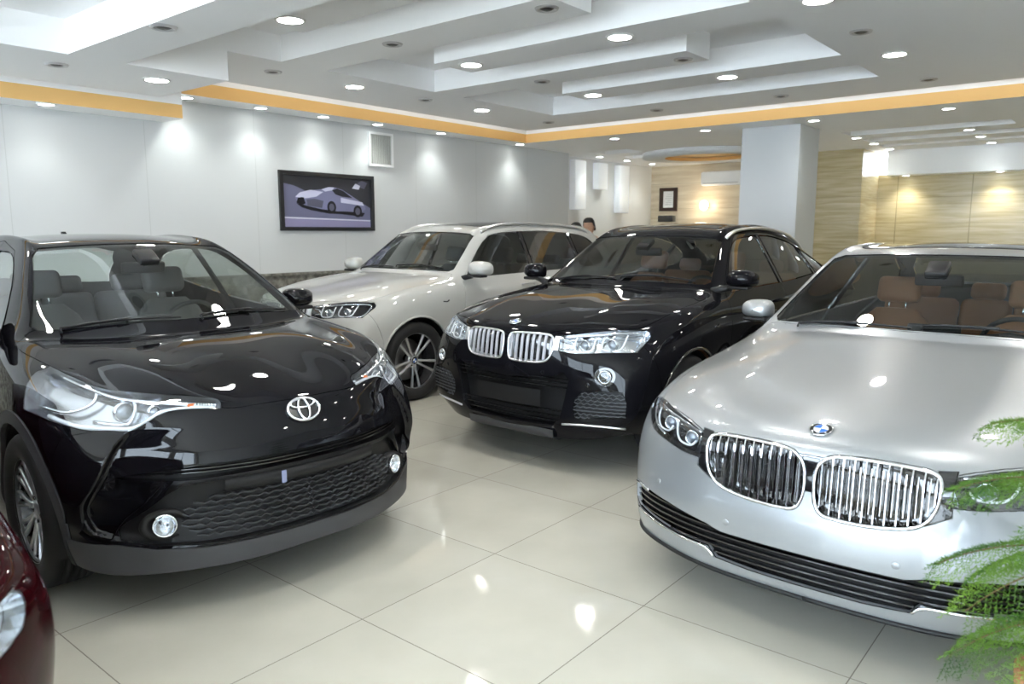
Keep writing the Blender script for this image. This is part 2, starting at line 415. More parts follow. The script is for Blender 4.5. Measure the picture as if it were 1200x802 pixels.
for k, y in enumerate((6.0, 4.6, 3.2, 1.77, 0.3)):
    put(proto_s, 9.6, y, 2.86, 'small lit downlight in the cross soffit behind the ochre band, %s from the left wall' % ORD[k], 'ceiling light', 'small downlights of the cross soffit')
SPW = spot(0, 0, 0, 16, 115, (1.0, 0.93, 0.78))
for i, x in enumerate((11.72, 12.64, 13.6)):
    for k, y in enumerate((7.62, 3.3, 1.9)):
        o = put(proto_s, x, y, 2.86, 'small lit downlight of the rear room, %s row back, %s from the left' % (ORD[i], ORD[k]), 'ceiling light', 'small downlights of the rear room')
        if k == 0: under(o, SP)
o = put(proto_s, 12.2, 6.75, 2.86, 'small lit downlight beside the oval ochre ceiling ring', 'ceiling light', 'small downlights of the rear room')
for k, y in enumerate((4.6, 3.15, 1.82)):
    if k == 0: continue
    o = put(proto_s, 14.1, y, 2.46, 'warm downlight grazing the travertine wall, %s from the pillar' % ORD[k - 1], 'ceiling light', 'warm downlights over the travertine wall')
    under(o, SPW)

# hidden LED strips in the cove slot, shining onto the ochre band
def cove(x, y, ln, along, rz, label):
    o = empty('led_strip', (x, y, 3.12), rz, label, 'LED strip', 'LED strips in the ceiling cove')
    MB().box((-ln / 2, -.012, -.006), (ln / 2, .0, .006)).build('strip', mat('led_strip_face', (1, 1, 1), .5, emis=(1, .93, .8), estr=2), o)
    li = bpy.data.lights.new('led_light', 'AREA'); li.shape = 'RECTANGLE'; li.size = ln; li.size_y = .03; li.energy = .03 * ln; li.color = (1, .93, .8)
    l = bpy.data.objects.new('led_light', li); COL.objects.link(l); l.parent = o; l.location = (0, .014, 0); l.rotation_euler = (math.radians(68), 0, 0)
cove(6.4, 7.155, 5.0, 'x', 0, 'hidden LED strip in the cove slot along the long white wall')
cove(9.015, 2.6, 9.0, 'y', -PI / 2, 'hidden LED strip in the cove slot of the cross soffit')
# ------------------------------------------------------------------ car shell tools
def catmull(P, n, closed=False):
    P = [Vector(p) for p in P]; m = len(P); out = []
    rng = range(m if closed else m - 1)
    for i in rng:
        if closed: a, b, c, d = P[i - 1], P[i], P[(i + 1) % m], P[(i + 2) % m]
        else: a, b, c, d = P[max(i - 1, 0)], P[i], P[i + 1], P[min(i + 2, m - 1)]
        for k in range(n):
            t = k / n
            out.append(0.5 * ((2 * b) + (c - a) * t + (2 * a - 5 * b + 4 * c - d) * t * t + (3 * b - 3 * c + d - a) * t ** 3))
    if not closed: out.append(P[-1])
    return out
def spoly(pts, n=5):
    """closed outline; a third entry of 1 marks a sharp corner"""
    c = [i for i, p in enumerate(pts) if len(p) > 2 and p[2]]
    P = [(p[0], p[1]) for p in pts]
    if not c: return [(q.x, q.y) for q in catmull([(*p, 0) for p in P], n, True)]
    out = []; m = len(P)
    for a, b in zip(c, c[1:] + [c[0] + m]):
        seg = [P[i % m] for i in range(a, b + 1)]
        q = catmull([(*p, 0) for p in seg], n if len(seg) > 2 else 1)
        out += [(v.x, v.y) for v in q[:-1]]
    return out
def opath(pts, n=5): return [(q.x, q.y) for q in catmull([(*p, 0) for p in pts], n)]
def inside(p, poly):
    x, y = p; r = False; j = len(poly) - 1
    for i in range(len(poly)):
        xi, yi = poly[i]; xj, yj = poly[j]
        if (yi > y) != (yj > y) and x < (xj - xi) * (y - yi) / (yj - yi) + xi: r = not r
        j = i
    return r
def interp(x, keys):
    """smooth interpolation through [(x, v)], x in any order"""
    K = sorted(keys); 
    if x <= K[0][0]: return K[0][1]
    if x >= K[-1][0]: return K[-1][1]
    for i in range(len(K) - 1):
        if K[i][0] <= x <= K[i + 1][0]: break
    h = K[i + 1][0] - K[i][0]; t = (x - K[i][0]) / h
    def sl(j):
        if 0 < j < len(K) - 1:
            a = (K[j][1] - K[j - 1][1]) / (K[j][0] - K[j - 1][0]); b = (K[j + 1][1] - K[j][1]) / (K[j + 1][0] - K[j][0])
            return 0 if a * b <= 0 else 2 * a * b / (a + b)
        j = max(1, j); return (K[j][1] - K[j - 1][1]) / (K[j][0] - K[j - 1][0])
    m0, m1 = sl(i) * h, sl(i + 1) * h
    return (2 * t ** 3 - 3 * t * t + 1) * K[i][1] + (t ** 3 - 2 * t * t + t) * m0 + (-2 * t ** 3 + 3 * t * t) * K[i + 1][1] + (t ** 3 - t * t) * m1

VAX = {'x': (1, 2, 0), 'y': (0, 2, 1), 'z': (0, 1, 2)}
class Shell:
    def __init__(s, spec, level=3, comp=0.8, creases=(), deform=None):
        """spec: k0, k4, k5 top rails (lists of points by station), ky fractions, side rails {r: (ykeys, zkeys)}, front rows, rear"""
        k0, k4, k5 = spec['k0'], spec['k4'], spec['k5']; N = len(k0); fr = spec.get('ky', (0, .3, .58, .82, 1))
        px, pz = spec.get('px', 2.0), spec.get('pz', 2.3)
        top = []
        for i in range(N):
            row = []
            for k in range(5):
                f = fr[k]; y = k4[i][1] * f
                ex = px[i] if isinstance(px, (list, tuple)) else px; ez = pz[i] if isinstance(pz, (list, tuple)) else pz
                x = k0[i][0] + (k4[i][0] - k0[i][0]) * f ** ex; z = k0[i][2] + (k4[i][2] - k0[i][2]) * f ** ez
                d = spec.get('bump', {}).get((i, k), (0, 0, 0)); row.append((x + d[0], y + d[1], z + d[2]))
            row.append(k5[i]); top.append(row)
        side = []
        for i in range(N):
            x = k5[i][0]; col = []
            for r in range(6):
                yk, zk = spec['side'][r]; col.append((x, interp(x, yk), interp(x, zk)))
            side.append(col)
        for (i, r), p in spec.get('sidefix', {}).items(): side[i][r] = p
        V = {}; verts = []; cre = {}
        def vid(key, p):
            V[key] = len(verts); verts.append(list(p)); return V[key]
        T = [[vid(('t', i, k), top[i][k]) for k in range(6)] for i in range(N)]
        S = [[T[i][5]] + [vid(('s', i, r), side[i][r]) for r in range(6)] for i in range(N)]
        F = [[T[0][k] for k in range(6)]]
        for r in range(6):
            F.append([vid(('f', r, k), spec['front'][r][k]) for k in range(5)] + [S[0][r + 1]])
        R = [[T[N - 1][k] for k in range(6)]]
        for r in range(6):
            c = side[N - 1][r]; bx = spec['rear'][r]; row = []
            for k in range(5):
                f = fr[k] * 0.9; row.append(vid(('r', r, k), (bx[0] + (c[0] - bx[0]) * f ** 2.6, c[1] * f, bx[1] + (c[2] - bx[1]) * f ** 2)))
            R.append(row + [S[N - 1][r + 1]])
        faces = []
        for i in range(N - 1):
            for k in range(5): faces.append((T[i][k], T[i][k + 1], T[i + 1][k + 1], T[i + 1][k]))
            for r in range(6): faces.append((S[i][r], S[i][r + 1], S[i + 1][r + 1], S[i + 1][r]))
        for r in range(6):
            for k in range(5):
                faces.append((F[r][k + 1], F[r][k], F[r + 1][k], F[r + 1][k + 1]))
                faces.append((R[r][k], R[r][k + 1], R[r + 1][k + 1], R[r + 1][k]))
        for kind, i0, i1, k, w_ in creases:
            G = {'t': T, 's': S, 'f': F}[kind]
            for i in range(i0, i1): cre[(G[i][k], G[i + 1][k])] = w_
        for kind, i, ka, kb, w_ in spec.get('cross', ()):      # creases across the body
            G = {'t': T, 's': S, 'f': F}[kind]
            for k in range(ka, kb): cre[(G[i][k], G[i][k + 1])] = w_
        # mirror
        n = len(verts); mir = {}
        for i in range(n):
            if abs(verts[i][1]) < 1e-6: mir[i] = i
            else: mir[i] = len(verts); verts.append([verts[i][0], -verts[i][1], verts[i][2]])
        faces += [tuple(mir[q] for q in f[::-1]) for f in faces]
        me = bpy.data.meshes.new('cage'); me.from_pydata(verts, [], faces); me.update()
        bm = bmesh.new(); bm.from_mesh(me); bm.verts.ensure_lookup_table()
        cl = bm.edges.layers.float.get('crease_edge') or bm.edges.layers.float.new('crease_edge')
        for (a, b), w_ in cre.items():
            for p, q in ((a, b), (mir[a], mir[b])):
                e = bm.edges.get((bm.verts[p], bm.verts[q]))
                if e: e[cl] = w_
        bmesh.ops.recalc_face_normals(bm, faces=bm.faces[:])
        bm.to_mesh(me); bm.free()
        o = bpy.data.objects.new('cage', me); COL.objects.link(o)
        md = o.modifiers.new('s', 'SUBSURF'); md.levels = 1; md.render_levels = 1; md.use_limit_surface = True
        tgt = np.array(verts); cur = tgt.copy()
        for it in range(2 if comp else 0):
            dg = bpy.context.evaluated_depsgraph_get(); ev = o.evaluated_get(dg); m2 = ev.to_mesh()
            co = np.empty(len(m2.vertices) * 3); m2.vertices.foreach_get('co', co); co = co.reshape(-1, 3)[:len(tgt)]
            ev.to_mesh_clear()
            cur = cur + (tgt - co) * comp; me.vertices.foreach_set('co', cur.ravel()); me.update()
        md.levels = level
        dg = bpy.context.evaluated_depsgraph_get(); ev = o.evaluated_get(dg)
        s.bm = bmesh.new(); s.bm.from_mesh(ev.to_mesh()); ev.to_mesh_clear()
        bpy.data.objects.remove(o); bpy.data.meshes.remove(me)
        if deform:
            for v in s.bm.verts: v.co = deform(v.co)
        for v in s.bm.verts:
            if abs(v.co.y) < 1e-5: v.co.y = 0
        s.bm.normal_update()
        if sum(f.normal.z * f.calc_area() * (1 if f.calc_center_median().z > 0.8 else 0) for f in s.bm.faces) < 0:
            bmesh.ops.reverse_faces(s.bm, faces=s.bm.faces[:]); s.bm.normal_update()
        full = s.bm.copy(); bmesh.ops.triangulate(full, faces=full.faces[:]); full.verts.ensure_lookup_table(); full.faces.ensure_lookup_table()
        full.normal_update()
        s.bvh = BVHTree.FromBMesh(full); s.tri = [[(v.co.copy(), v.normal.copy()) for v in f.verts] for f in full.faces]; full.free()
        bmesh.ops.delete(s.bm, geom=[v for v in s.bm.verts if v.co.y < -1e-4], context='VERTS')
        s.reg = s.bm.faces.layers.int.new('reg'); s.names = ['body']
    def normal(s, co):
        p, n, i, d = s.bvh.find_nearest(co)
        (a, na), (b, nb), (c, nc) = s.tri[i]
        v0, v1, v2 = b - a, c - a, p - a
        d00, d01, d11, d20, d21 = v0.dot(v0), v0.dot(v1), v1.dot(v1), v2.dot(v0), v2.dot(v1)
        dn = d00 * d11 - d01 * d01
        if abs(dn) < 1e-14: return n
        v = (d11 * d20 - d01 * d21) / dn; w_ = (d00 * d21 - d01 * d20) / dn
        return (na * (1 - v - w_) + nb * v + nc * w_).normalized()
    def surf(s, u, v, view='x', off=0.0, far=False):
        """the point of the shell seen at (u, v) from the front ('x'), the left side ('y') or above ('z'), lifted by off along its normal"""
        if view == 'x': o, d = Vector((6, u, v)), Vector((-1, 0, 0))
        elif view == 'y': o, d = Vector((u, 6, v)), Vector((0, -1, 0))
        elif view == 'b': o, d = Vector((-9, u, v)), Vector((1, 0, 0))
        else: o, d = Vector((u, v, 6)), Vector((0, 0, -1))
        h = s.bvh.ray_cast(o, d)
        if h[0] is None:
            h = s.bvh.find_nearest(o + d * (6 - (0.7 if view == 'x' else 0.8)))
        return h[0] + s.normal(h[0]) * off
    def rid(s, name):
        if name not in s.names: s.names.append(name)
        return s.names.index(name)
    def cut(s, poly, view, name, filt=None, only=None):
        u, v, w_ = VAX[view]; R = s.rid(name)
        us = [p[0] for p in poly]; vs = [p[1] for p in poly]; u0, u1, v0, v1 = min(us) - .002, max(us) + .002, min(vs) - .002, max(vs) + .002
        onl = None if only is None else [s.rid(x) for x in (only if isinstance(only, (list, tuple)) else [only])]
        cand = []
        for f in s.bm.faces:
            if onl is not None and f[s.reg] not in onl: continue
            a = [l.vert.co for l in f.loops]
            if max(p[u] for p in a) < u0 or min(p[u] for p in a) > u1 or max(p[v] for p in a) < v0 or min(p[v] for p in a) > v1: continue
            if filt and not filt(f.calc_center_median(), f.normal): continue
            cand.append(f)
        m = len(poly)
        for i in range(m):
            a, b = poly[i], poly[(i + 1) % m]
            du, dv = b[0] - a[0], b[1] - a[1]
            if abs(du) + abs(dv) < 1e-7: continue
            co = Vector((0, 0, 0)); co[u], co[v] = a; no = Vector((0, 0, 0)); no[u], no[v] = -dv, du; no.normalize()
            lu, hu, lv, hv = min(a[0], b[0]) - 1e-5, max(a[0], b[0]) + 1e-5, min(a[1], b[1]) - 1e-5, max(a[1], b[1]) + 1e-5
            sub = []; rest = []
            for f in cand:
                P = [l.vert.co for l in f.loops]
                ok = not (max(p[u] for p in P) < lu or min(p[u] for p in P) > hu or max(p[v] for p in P) < lv or min(p[v] for p in P) > hv)
                if ok:
                    ds = [(p - co).dot(no) for p in P]; ok = min(ds) < -1e-6 and max(ds) > 1e-6
                (sub if ok else rest).append(f)
            if not sub: continue
            es = set(); vv = set()
            for f in sub:
                es.update(f.edges); vv.update(f.verts)
            r = bmesh.ops.bisect_plane(s.bm, geom=sub + list(es) + list(vv), dist=1e-5, plane_co=co, plane_no=no)
            seen = set(rest); new = [g for g in r['geom'] if isinstance(g, bmesh.types.BMFace) and g.is_valid and g not in seen]
            cand = [f for f in rest if f.is_valid] + new
        for f in cand:
            c = f.calc_center_median()
            if inside((c[u], c[v]), poly): f[s.reg] = R
    def part(s, name, obj, m, parent, gap=0.0, rim=0.012, off=0.0, push=(0, 0, 0), sides='both', walls=False, rimdir=None, rimto=None, back=False):
        """turn a region into a mesh: its faces moved by off / push, a rim folded inwards all round; sides: both | L | R"""
        R = s.rid(name); fs = [f for f in s.bm.faces if f[s.reg] == R]
        if not fs: print('EMPTY REGION', name); return None
        vid = {}; pos = []; nor = []; s.bm.verts.index_update()
        for f in fs:
            for v in f.verts:
                if v.index not in vid:
                    vid[v.index] = len(pos); pos.append(v.co.copy()); nor.append(s.normal(v.co))
        cnt = {}
        for f in fs:
            for l in f.loops:
                k = tuple(sorted((l.vert.index, l.edge.other_vert(l.vert).index))); cnt.setdefault(k, []).append((f, l))
        acc = {}; bed = []
        for k, L in cnt.items():
            if len(L) != 1: continue
            f, l = L[0]; a, b = l.vert, l.link_loop_next.vert
            if abs(a.co.y) < 1e-4 and abs(b.co.y) < 1e-4: continue
            t = (b.co - a.co)
            if t.length < 1e-9: continue
            t.normalize(); c = f.calc_center_median() - (a.co + b.co) / 2; c -= t * c.dot(t)
            inn = nor[vid[a.index]].cross(t)
            if inn.dot(c) < 0: inn = -inn
            inn.normalize(); bed.append((vid[a.index], vid[b.index]))
            for q in (a.index, b.index): acc.setdefault(vid[q], []).append(inn)
        P = [p + nor[i] * off + Vector(push) for i, p in enumerate(pos)]
        if gap:
            for i, L in acc.items():
                d = sum(L, Vector()); 
                if d.length > 1e-6:
                    d.normalize(); c = max(0.5, sum(d.dot(q) for q in L) / len(L)); dd = d * (gap / c)
                    if abs(pos[i].y) < 1e-4: dd.y = 0
                    P[i] = P[i] + dd
        verts = list(P); faces = []; fn = []        # fn: per-loop normals
        if not walls:
            for f in fs:
                idx = [vid[v.index] for v in f.verts]; 
                if back: idx = idx[::-1]
                faces.append(idx); fn.append([(-nor[i] if back else nor[i]) for i in idx])
        if rim:
            rm = {}
            for i in acc:
                rm[i] = len(verts); d = Vector(rimdir) if rimdir else -nor[i]
                q = P[i] + d * rim
                if rimto: q = rimto(P[i], q)
                verts.append(q)
            for a, b in bed:
                q = [b, a, rm[a], rm[b]]
                n = (verts[a] - verts[b]).cross(verts[rm[a]] - verts[a]); n = n.normalized() if n.length > 1e-12 else Vector((0, 0, 1))
                faces.append(q); fn.append([n] * 4)
        if sides in ('both', 'R'):
            mv = {}; nv = len(verts)
            if sides == 'R':
                verts = [Vector((p.x, -p.y, p.z)) for p in verts]; faces = [f[::-1] for f in faces]; fn = [[Vector((n.x, -n.y, n.z)) for n in L[::-1]] for L in fn]
            else:
                for i in range(nv):
                    if abs(verts[i].y) < 1e-5: mv[i] = i
                    else: mv[i] = len(verts); verts.append(Vector((verts[i].x, -verts[i].y, verts[i].z)))
                faces += [[mv[i] for i in f[::-1]] for f in faces]; fn += [[Vector((n.x, -n.y, n.z)) for n in L[::-1]] for L in fn]
        me = bpy.data.meshes.new(obj); me.from_pydata([tuple(v) for v in verts], [], faces)
        me.polygons.foreach_set('use_smooth', [True] * len(faces)); me.materials.append(m); me.update()
        flat = [tuple(n) for L in fn for n in L]
        if len(flat) == len(me.loops): me.normals_split_custom_set(flat)
        o = bpy.data.objects.new(obj, me); COL.objects.link(o); o.parent = parent
        return o
    def line(s, pts, view='x', off=0.0, n=4, closed=False):
        """2-D path laid on the shell"""
        q = catmull([(*p, 0) for p in pts], n, closed) if n > 1 else [Vector((*p, 0)) for p in pts]
        return [s.surf(p.x, p.y, view, off) for p in q]
def mir(pts): return [Vector((p[0], -p[1], p[2])) for p in pts]
def rectsweep(mb, path, w_, d, wdir, closed=False):
    """bar of width w_ (along wdir) and depth d swept along a path"""
    wd = Vector(wdir).normalized(); m = len(path); vs = []
    for i, p in enumerate(path):
        p = Vector(p)
        t = (Vector(path[(i + 1) % m if closed else min(i + 1, m - 1)]) - Vector(path[i - 1 if (closed or i) else 0])).normalized()
        a = (wd - t * wd.dot(t)).normalized(); b = t.cross(a)
        for sa, sb in ((-1, -1), (1, -1), (1, 1), (-1, 1)): vs.append(p + a * sa * w_ / 2 + b * sb * d / 2)
    fs = []
    for i in range(m if closed else m - 1):
        j = (i + 1) % m
        for q in range(4): fs.append((i * 4 + q, i * 4 + (q + 1) % 4, j * 4 + (q + 1) % 4, j * 4 + q))
    if not closed: fs += [(3, 2, 1, 0), tuple((m - 1) * 4 + q for q in range(4))]
    mb.add(vs, fs, False)
# ------------------------------------------------------------------ shared car materials
M_TYRE = mat('tyre_rubber', (0.018, 0.018, 0.019), 0.62, spec=0.4)
M_BLACKP = mat('black_plastic', (0.012, 0.012, 0.013), 0.45, spec=0.35)
M_GREYP = mat('grey_plastic_cladding', (0.05, 0.05, 0.055), 0.5)
M_GLOSSB = mat('gloss_black', (0.008, 0.008, 0.009), 0.05, coat=1.0)
M_CHROME = mat('chrome', (0.85, 0.86, 0.88), 0.06, 1.0)
M_SATIN = mat('satin_aluminium', (0.82, 0.83, 0.86), 0.28, 1.0)
M_ALLOY = mat('alloy_rim', (0.60, 0.61, 0.63), 0.28, 0.85)
M_ALLOYD = mat('dark_alloy', (0.06, 0.06, 0.065), 0.25, 0.6, coat=0.5)
M_STEEL = mat('brake_steel', (0.35, 0.35, 0.36), 0.35, 1.0)
M_GLASS = glass_mat('car_glass', (0.80, 0.86, 0.83), 0.04, add=0.02)
M_GLASSD = glass_mat('car_glass_dark', (0.22, 0.23, 0.22), 0.05, add=0.03)
M_GLASSW = glass_mat('windscreen_tinted', (0.55, 0.60, 0.60), 0.04, add=0.02)
M_LENS = glass_mat('lamp_lens', (0.93, 0.95, 0.97), 0.06, add=0.03)
M_REFL = mat('lamp_reflector', (0.80, 0.82, 0.85), 0.12, 1.0)
M_LAMPD = mat('lamp_housing_dark', (0.03, 0.03, 0.035), 0.2, coat=0.5)
M_DRL = mat('light_guide', (0.85, 0.88, 0.92), 0.15, 0.0, spec=0.8, coat=1.0)
M_INT = mat('interior_dark', (0.03, 0.03, 0.032), 0.6)
M_INTG = mat('interior_grey_cloth', (0.10, 0.10, 0.105), 0.7)
M_TAN = mat('tan_leather', (0.46, 0.20, 0.085), 0.45)
M_BEIGE = mat('brown_leather', (0.30, 0.14, 0.075), 0.45)
M_BLUE = mat('enamel_blue', (0.05, 0.16, 0.55), 0.15, coat=1.0)
M_WHITEE = mat('enamel_white', (0.85, 0.87, 0.9), 0.15, coat=1.0)
M_ORANGEL = mat('amber_reflector', (0.8, 0.18, 0.03), 0.2)
M_BLACKE = mat('enamel_black', (0.01, 0.01, 0.012), 0.1, coat=1.0)

def roundel(parent, T, r, name='emblem'):
    """round badge: chrome rim, black ring, quartered blue and white centre; +Z is outwards"""
    mb = MB()
    mb.lathe([(r * 0.93, 0.0), (r, 0.002), (r, 0.005), (r * 0.95, 0.006), (r * 0.93, 0.004)], 40, T)
    mb.cur = 1; mb.lathe([(r * 0.93, 0.004), (r * 0.64, 0.0055)], 40, T)
    mb.cur = 0; mb.lathe([(r * 0.64, 0.0055), (r * 0.62, 0.0065), (r * 0.60, 0.0055)], 40, T)
    for q in range(4):
        mb.cur = 2 + (q + 1) % 2; k = 10
        vs = [T @ Vector((0, 0, 0.0065))] + [T @ Vector((r * 0.6 * math.cos(PI / 2 * (q + i / k)), r * 0.6 * math.sin(PI / 2 * (q + i / k)), 0.0055)) for i in range(k + 1)]
        mb.add(vs, [(0, i + 1, i + 2) for i in range(k)])
    # the three letters of the ring, as small raised strokes
    mb.cur = 3
    def stroke(pts, ang):
        R_ = Matrix.Rotation(ang - PI / 2, 4, 'Z')
        P = [T @ R_ @ Vector((x * r, y * r, 0.0062)) for x, y in pts]
        mb.tube(P, r * 0.022, 4)
    B = [[(-.06, .70), (-.06, .88), (.04, .87), (.05, .80), (-.05, .79)], [(-.05, .79), (.06, .77), (.05, .71), (-.06, .70)]]
    M_ = [[(-.08, .70), (-.07, .88), (0, .76), (.07, .88), (.08, .70)]]
    W_ = [[(-.09, .88), (-.05, .70), (0, .84), (.05, .70), (.09, .88)]]
    for g, a in ((B, PI * 0.76), (M_, PI * 0.5), (W_, PI * 0.24)):
        for st in g: stroke(st, a)
    return mb.build(name, [M_CHROME, M_BLACKE, M_BLUE, M_WHITEE], parent)

def aim(loc, zdir, up=(0, 0, 1)):
    z = Vector(zdir).normalized(); u = Vector(up); x = u.cross(z).normalized(); y = z.cross(x)
    M = Matrix((x, y, z)).transposed().to_4x4(); M.translation = Vector(loc); return M

def wheel(parent, x, y, R, rimr, width, style, sgn, badge=True, steer=0.0):
    """tyre (part) with rim, brake disc and centre cap; its outer face looks to sgn*Y"""
    T = Matrix.Translation((x, y, R)) @ Matrix.Rotation(steer, 4, 'Z') @ Matrix.Rotation(-sgn * PI / 2, 4, 'X')   # local +Z = outwards
    w2 = width / 2; t = MB()
    prof = [(rimr - 0.012, -w2 * 0.8), (rimr + 0.006, -w2 * 0.97), ((R + rimr) / 2, -w2 * 1.05), (R - 0.022, -w2 * 0.98), (R - 0.006, -w2 * 0.82), (R, -w2 * 0.62)]
    tread = []
    for g in (-0.45, -0.15, 0.15, 0.45):
        tread += [(R, w2 * (g - 0.035)), (R - 0.008, w2 * (g - 0.03)), (R - 0.008, w2 * (g + 0.03)), (R, w2 * (g + 0.035))]
    prof = prof + tread + [(r, -h) for r, h in prof[::-1]]
    t.lathe(prof, 64, T); tyre = t.build('wheel', M_TYRE, parent)
    rim = MB(); face = w2 * 0.78
    rim.lathe([(rimr - 0.01, face + 0.008), (rimr + 0.004, face + 0.006), (rimr + 0.004, face - 0.006), (rimr - 0.014, face - 0.01)], 64, T)
    rim.cur = 1; rim.lathe([(rimr - 0.014, face - 0.01), (rimr - 0.03, 0), (rimr - 0.045, -w2 * 0.9)], 64, T); rim.lathe([(rimr - 0.045, -w2 * 0.85), (0.05, -w2 * 0.8)], 40, T)
    rim.cur = 0
    hub = 0.062
    if style == 'double5':
        for k in range(5):
            for sd in (-1, 1):
                a = 2 * PI * k / 5 + PI / 2
                pts = [(hub * 0.75, 0.010 * sd), (0.11, 0.022 * sd), (rimr * 0.6, 0.031 * sd), (rimr - 0.012, 0.047 * sd)]
                P = [T @ Matrix.Rotation(a, 4, 'Z') @ Vector((px_, py_, face - 0.012 - 0.03 * (1 - (px_ / rimr)) ** 1.5 + 0.0)) for px_, py_ in pts]
                P = catmull(P, 4); n = len(P)
                rim.tube(P, [0.011 + 0.004 * abs(2 * i / (n - 1) - 1) for i in range(n)], 8, sx=1.0)
        rim.lathe([(0, face - 0.022), (hub, face - 0.024), (hub + 0.012, face - 0.04), (hub + 0.01, face - 0.07)], 32, T)
    elif style == 'multi':
        for k in range(10):
            a = 2 * PI * k / 10; fork = 0.05
            for sd in (-1, 1):
                pts = [(hub, 0.006 * sd), (rimr * 0.55, 0.010 * sd), (rimr - 0.01, fork * 0.6 * sd)]
                P = catmull([T @ Matrix.Rotation(a, 4, 'Z') @ Vector((px_, py_, face - 0.012 - 0.025 * (1 - px_ / rimr))) for px_, py_ in pts], 4)
                rim.tube(P, 0.011, 6)
        rim.lathe([(0, face - 0.026), (hub + 0.01, face - 0.028), (hub + 0.016, face - 0.07)], 32, T)
    elif style == 'blade5':
        for k in range(5):
            a = 2 * PI * k / 5 + PI / 2
            def pl(rr, hw, dz): return [T @ Matrix.Rotation(a, 4, 'Z') @ Vector((rr, q * hw, face - 0.01 - 0.03 * (1 - rr / rimr) + dz * (1 - abs(q)))) for q in (-1, -0.5, 0, 0.5, 1)]
            rows = [pl(0.04, 0.03, 0.006), pl(0.11, 0.024, 0.01), pl(rimr * 0.7, 0.034, 0.008), pl(rimr - 0.008, 0.062, 0.003)]
            rim.grid(rows); rim.cur = 1
            for q, fl in ((0, False), (-1, True)):
                edge = [r_[q] for r_ in rows]; low = [p - (T.to_3x3() @ Vector((0, 0, 0.03))) for p in edge]; rim.grid([edge, low], flip=fl)
            rim.cur = 0
        rim.lathe([(0, face - 0.028), (hub, face - 0.03), (hub + 0.012, face - 0.07)], 32, T)
    for k in range(5):
        a = 2 * PI * k / 5 + PI / 2 + PI / 5
        rim.cur = 1; rim.lathe([(0.0, face - 0.02), (0.009, face - 0.021), (0.010, face - 0.035)], 8, T @ Matrix.Rotation(a, 4, 'Z') @ Matrix.Translation((0.052, 0, 0)))
    rim.cur = 0
    rim.build('rim', [M_ALLOY, M_ALLOYD], tyre)
    d = MB(); d.lathe([(0.05, -0.03), (rimr * 0.72, -0.03), (rimr * 0.74, -0.042), (rimr * 0.72, -0.055)], 48, T); d.build('brake_disc', M_STEEL, tyre)
    if badge: roundel(tyre, T @ Matrix.Translation((0, 0, face - 0.021)) @ Matrix.Rotation(-PI / 2 if sgn > 0 else PI / 2, 4, 'Z'), 0.034, 'hub_badge')
    else: MB().lathe([(0, face - 0.018), (0.03, face - 0.02), (0.034, face - 0.026)], 24, T).build('hub_cap', M_ALLOY, tyre)
    return tyre

def seat(parent, x, y, z, m, w_=0.52, head=True, lean=0.32, hgt=0.62):
    """car seat looking to +X: cushion and bolstered backrest, headrest as a sub-part"""
    mb = MB()
    mb.cbox((x + 0.24, y, z + 0.07), (0.52, w_, 0.15), bev=0.055, seg=3)
    L = Matrix.Rotation(-lean, 4, 'Y')
    rows = []
    for i in range(9):
        t = i / 8; hw = w_ / 2 * (0.80 + 0.20 * math.sin(PI * min(1, t * 1.15) ** 0.8)) if t < 0.85 else w_ / 2 * (0.80 - (t - 0.85) * 2.2)
        ring = []
        for q in range(16):
            a = 2 * PI * q / 16; cx_, sy = math.cos(a), math.sin(a)
            th = (0.065 if t < 0.9 else 0.045) * (1 if cx_ < 0 else 0.75 + 0.7 * abs(sy) ** 2)
            sg = lambda v, e: math.copysign(abs(v) ** e, v)
            ring.append(Vector((x, y, z + 0.08)) + L @ Vector((th * sg(cx_, 0.6), hw * sg(sy, 0.7), t * hgt)))
        rows.append(ring + ring[:1])
    top = sum((p for p in rows[-1][:-1]), Vector()) / 16
    mb.grid(rows); mb.add(rows[-1][:-1] + [top + Vector((0, 0, 0.012))], [(i, (i + 1) % 16, 16) for i in range(16)], True)
    o = mb.build('seat', m, parent)
    if head:
        hb = MB(); c = Vector((x, y, z + 0.08)) + L @ Vector((0.0, 0, hgt + 0.135))
        hb.cbox(c, (0.10, 0.26, 0.17), L, bev=0.04, seg=3); hb.build('headrest', m, o)
        for sd in (-1, 1): pass
        pb = MB()
        for sd in (-0.05, 0.05): pb.tube([Vector((x, y + sd, z + 0.08)) + L @ Vector((0, 0, hgt - 0.03)), c + Vector((0, sd, 0))], 0.006, 6)
        pb.build('headrest_post', M_CHROME, o)
    return o
def steering(parent, x, y, z):
    T = Matrix.Translation((x, y, z)) @ Matrix.Rotation(-1.15, 4, 'Y')
    mb = MB(); mb.tube([T @ Vector((0.18 * math.cos(a), 0.18 * math.sin(a), 0)) for a in [2 * PI * i / 36 for i in range(36)]], 0.014, 8, closed=True)
    mb.cbox((0, 0, 0), (0.001, 0.001, 0.001))
    for a in (0, PI, -PI / 2 + PI): mb.tube([T @ Vector((0.05 * math.cos(a + PI / 2), 0.05 * math.sin(a + PI / 2), -0.01)), T @ Vector((0.178 * math.cos(a + PI / 2), 0.178 * math.sin(a + PI / 2), 0))], [0.03, 0.016], 6, sx=1.0)
    mb.lathe([(0, 0.02), (0.05, 0.015), (0.07, 0), (0.06, -0.03)], 24, T)
    mb.tube([T @ Vector((0, 0, -0.02)), T @ Vector((0.0, 0, -0.3))], 0.03, 8)
    return mb.build('steering_wheel', M_INT, parent)
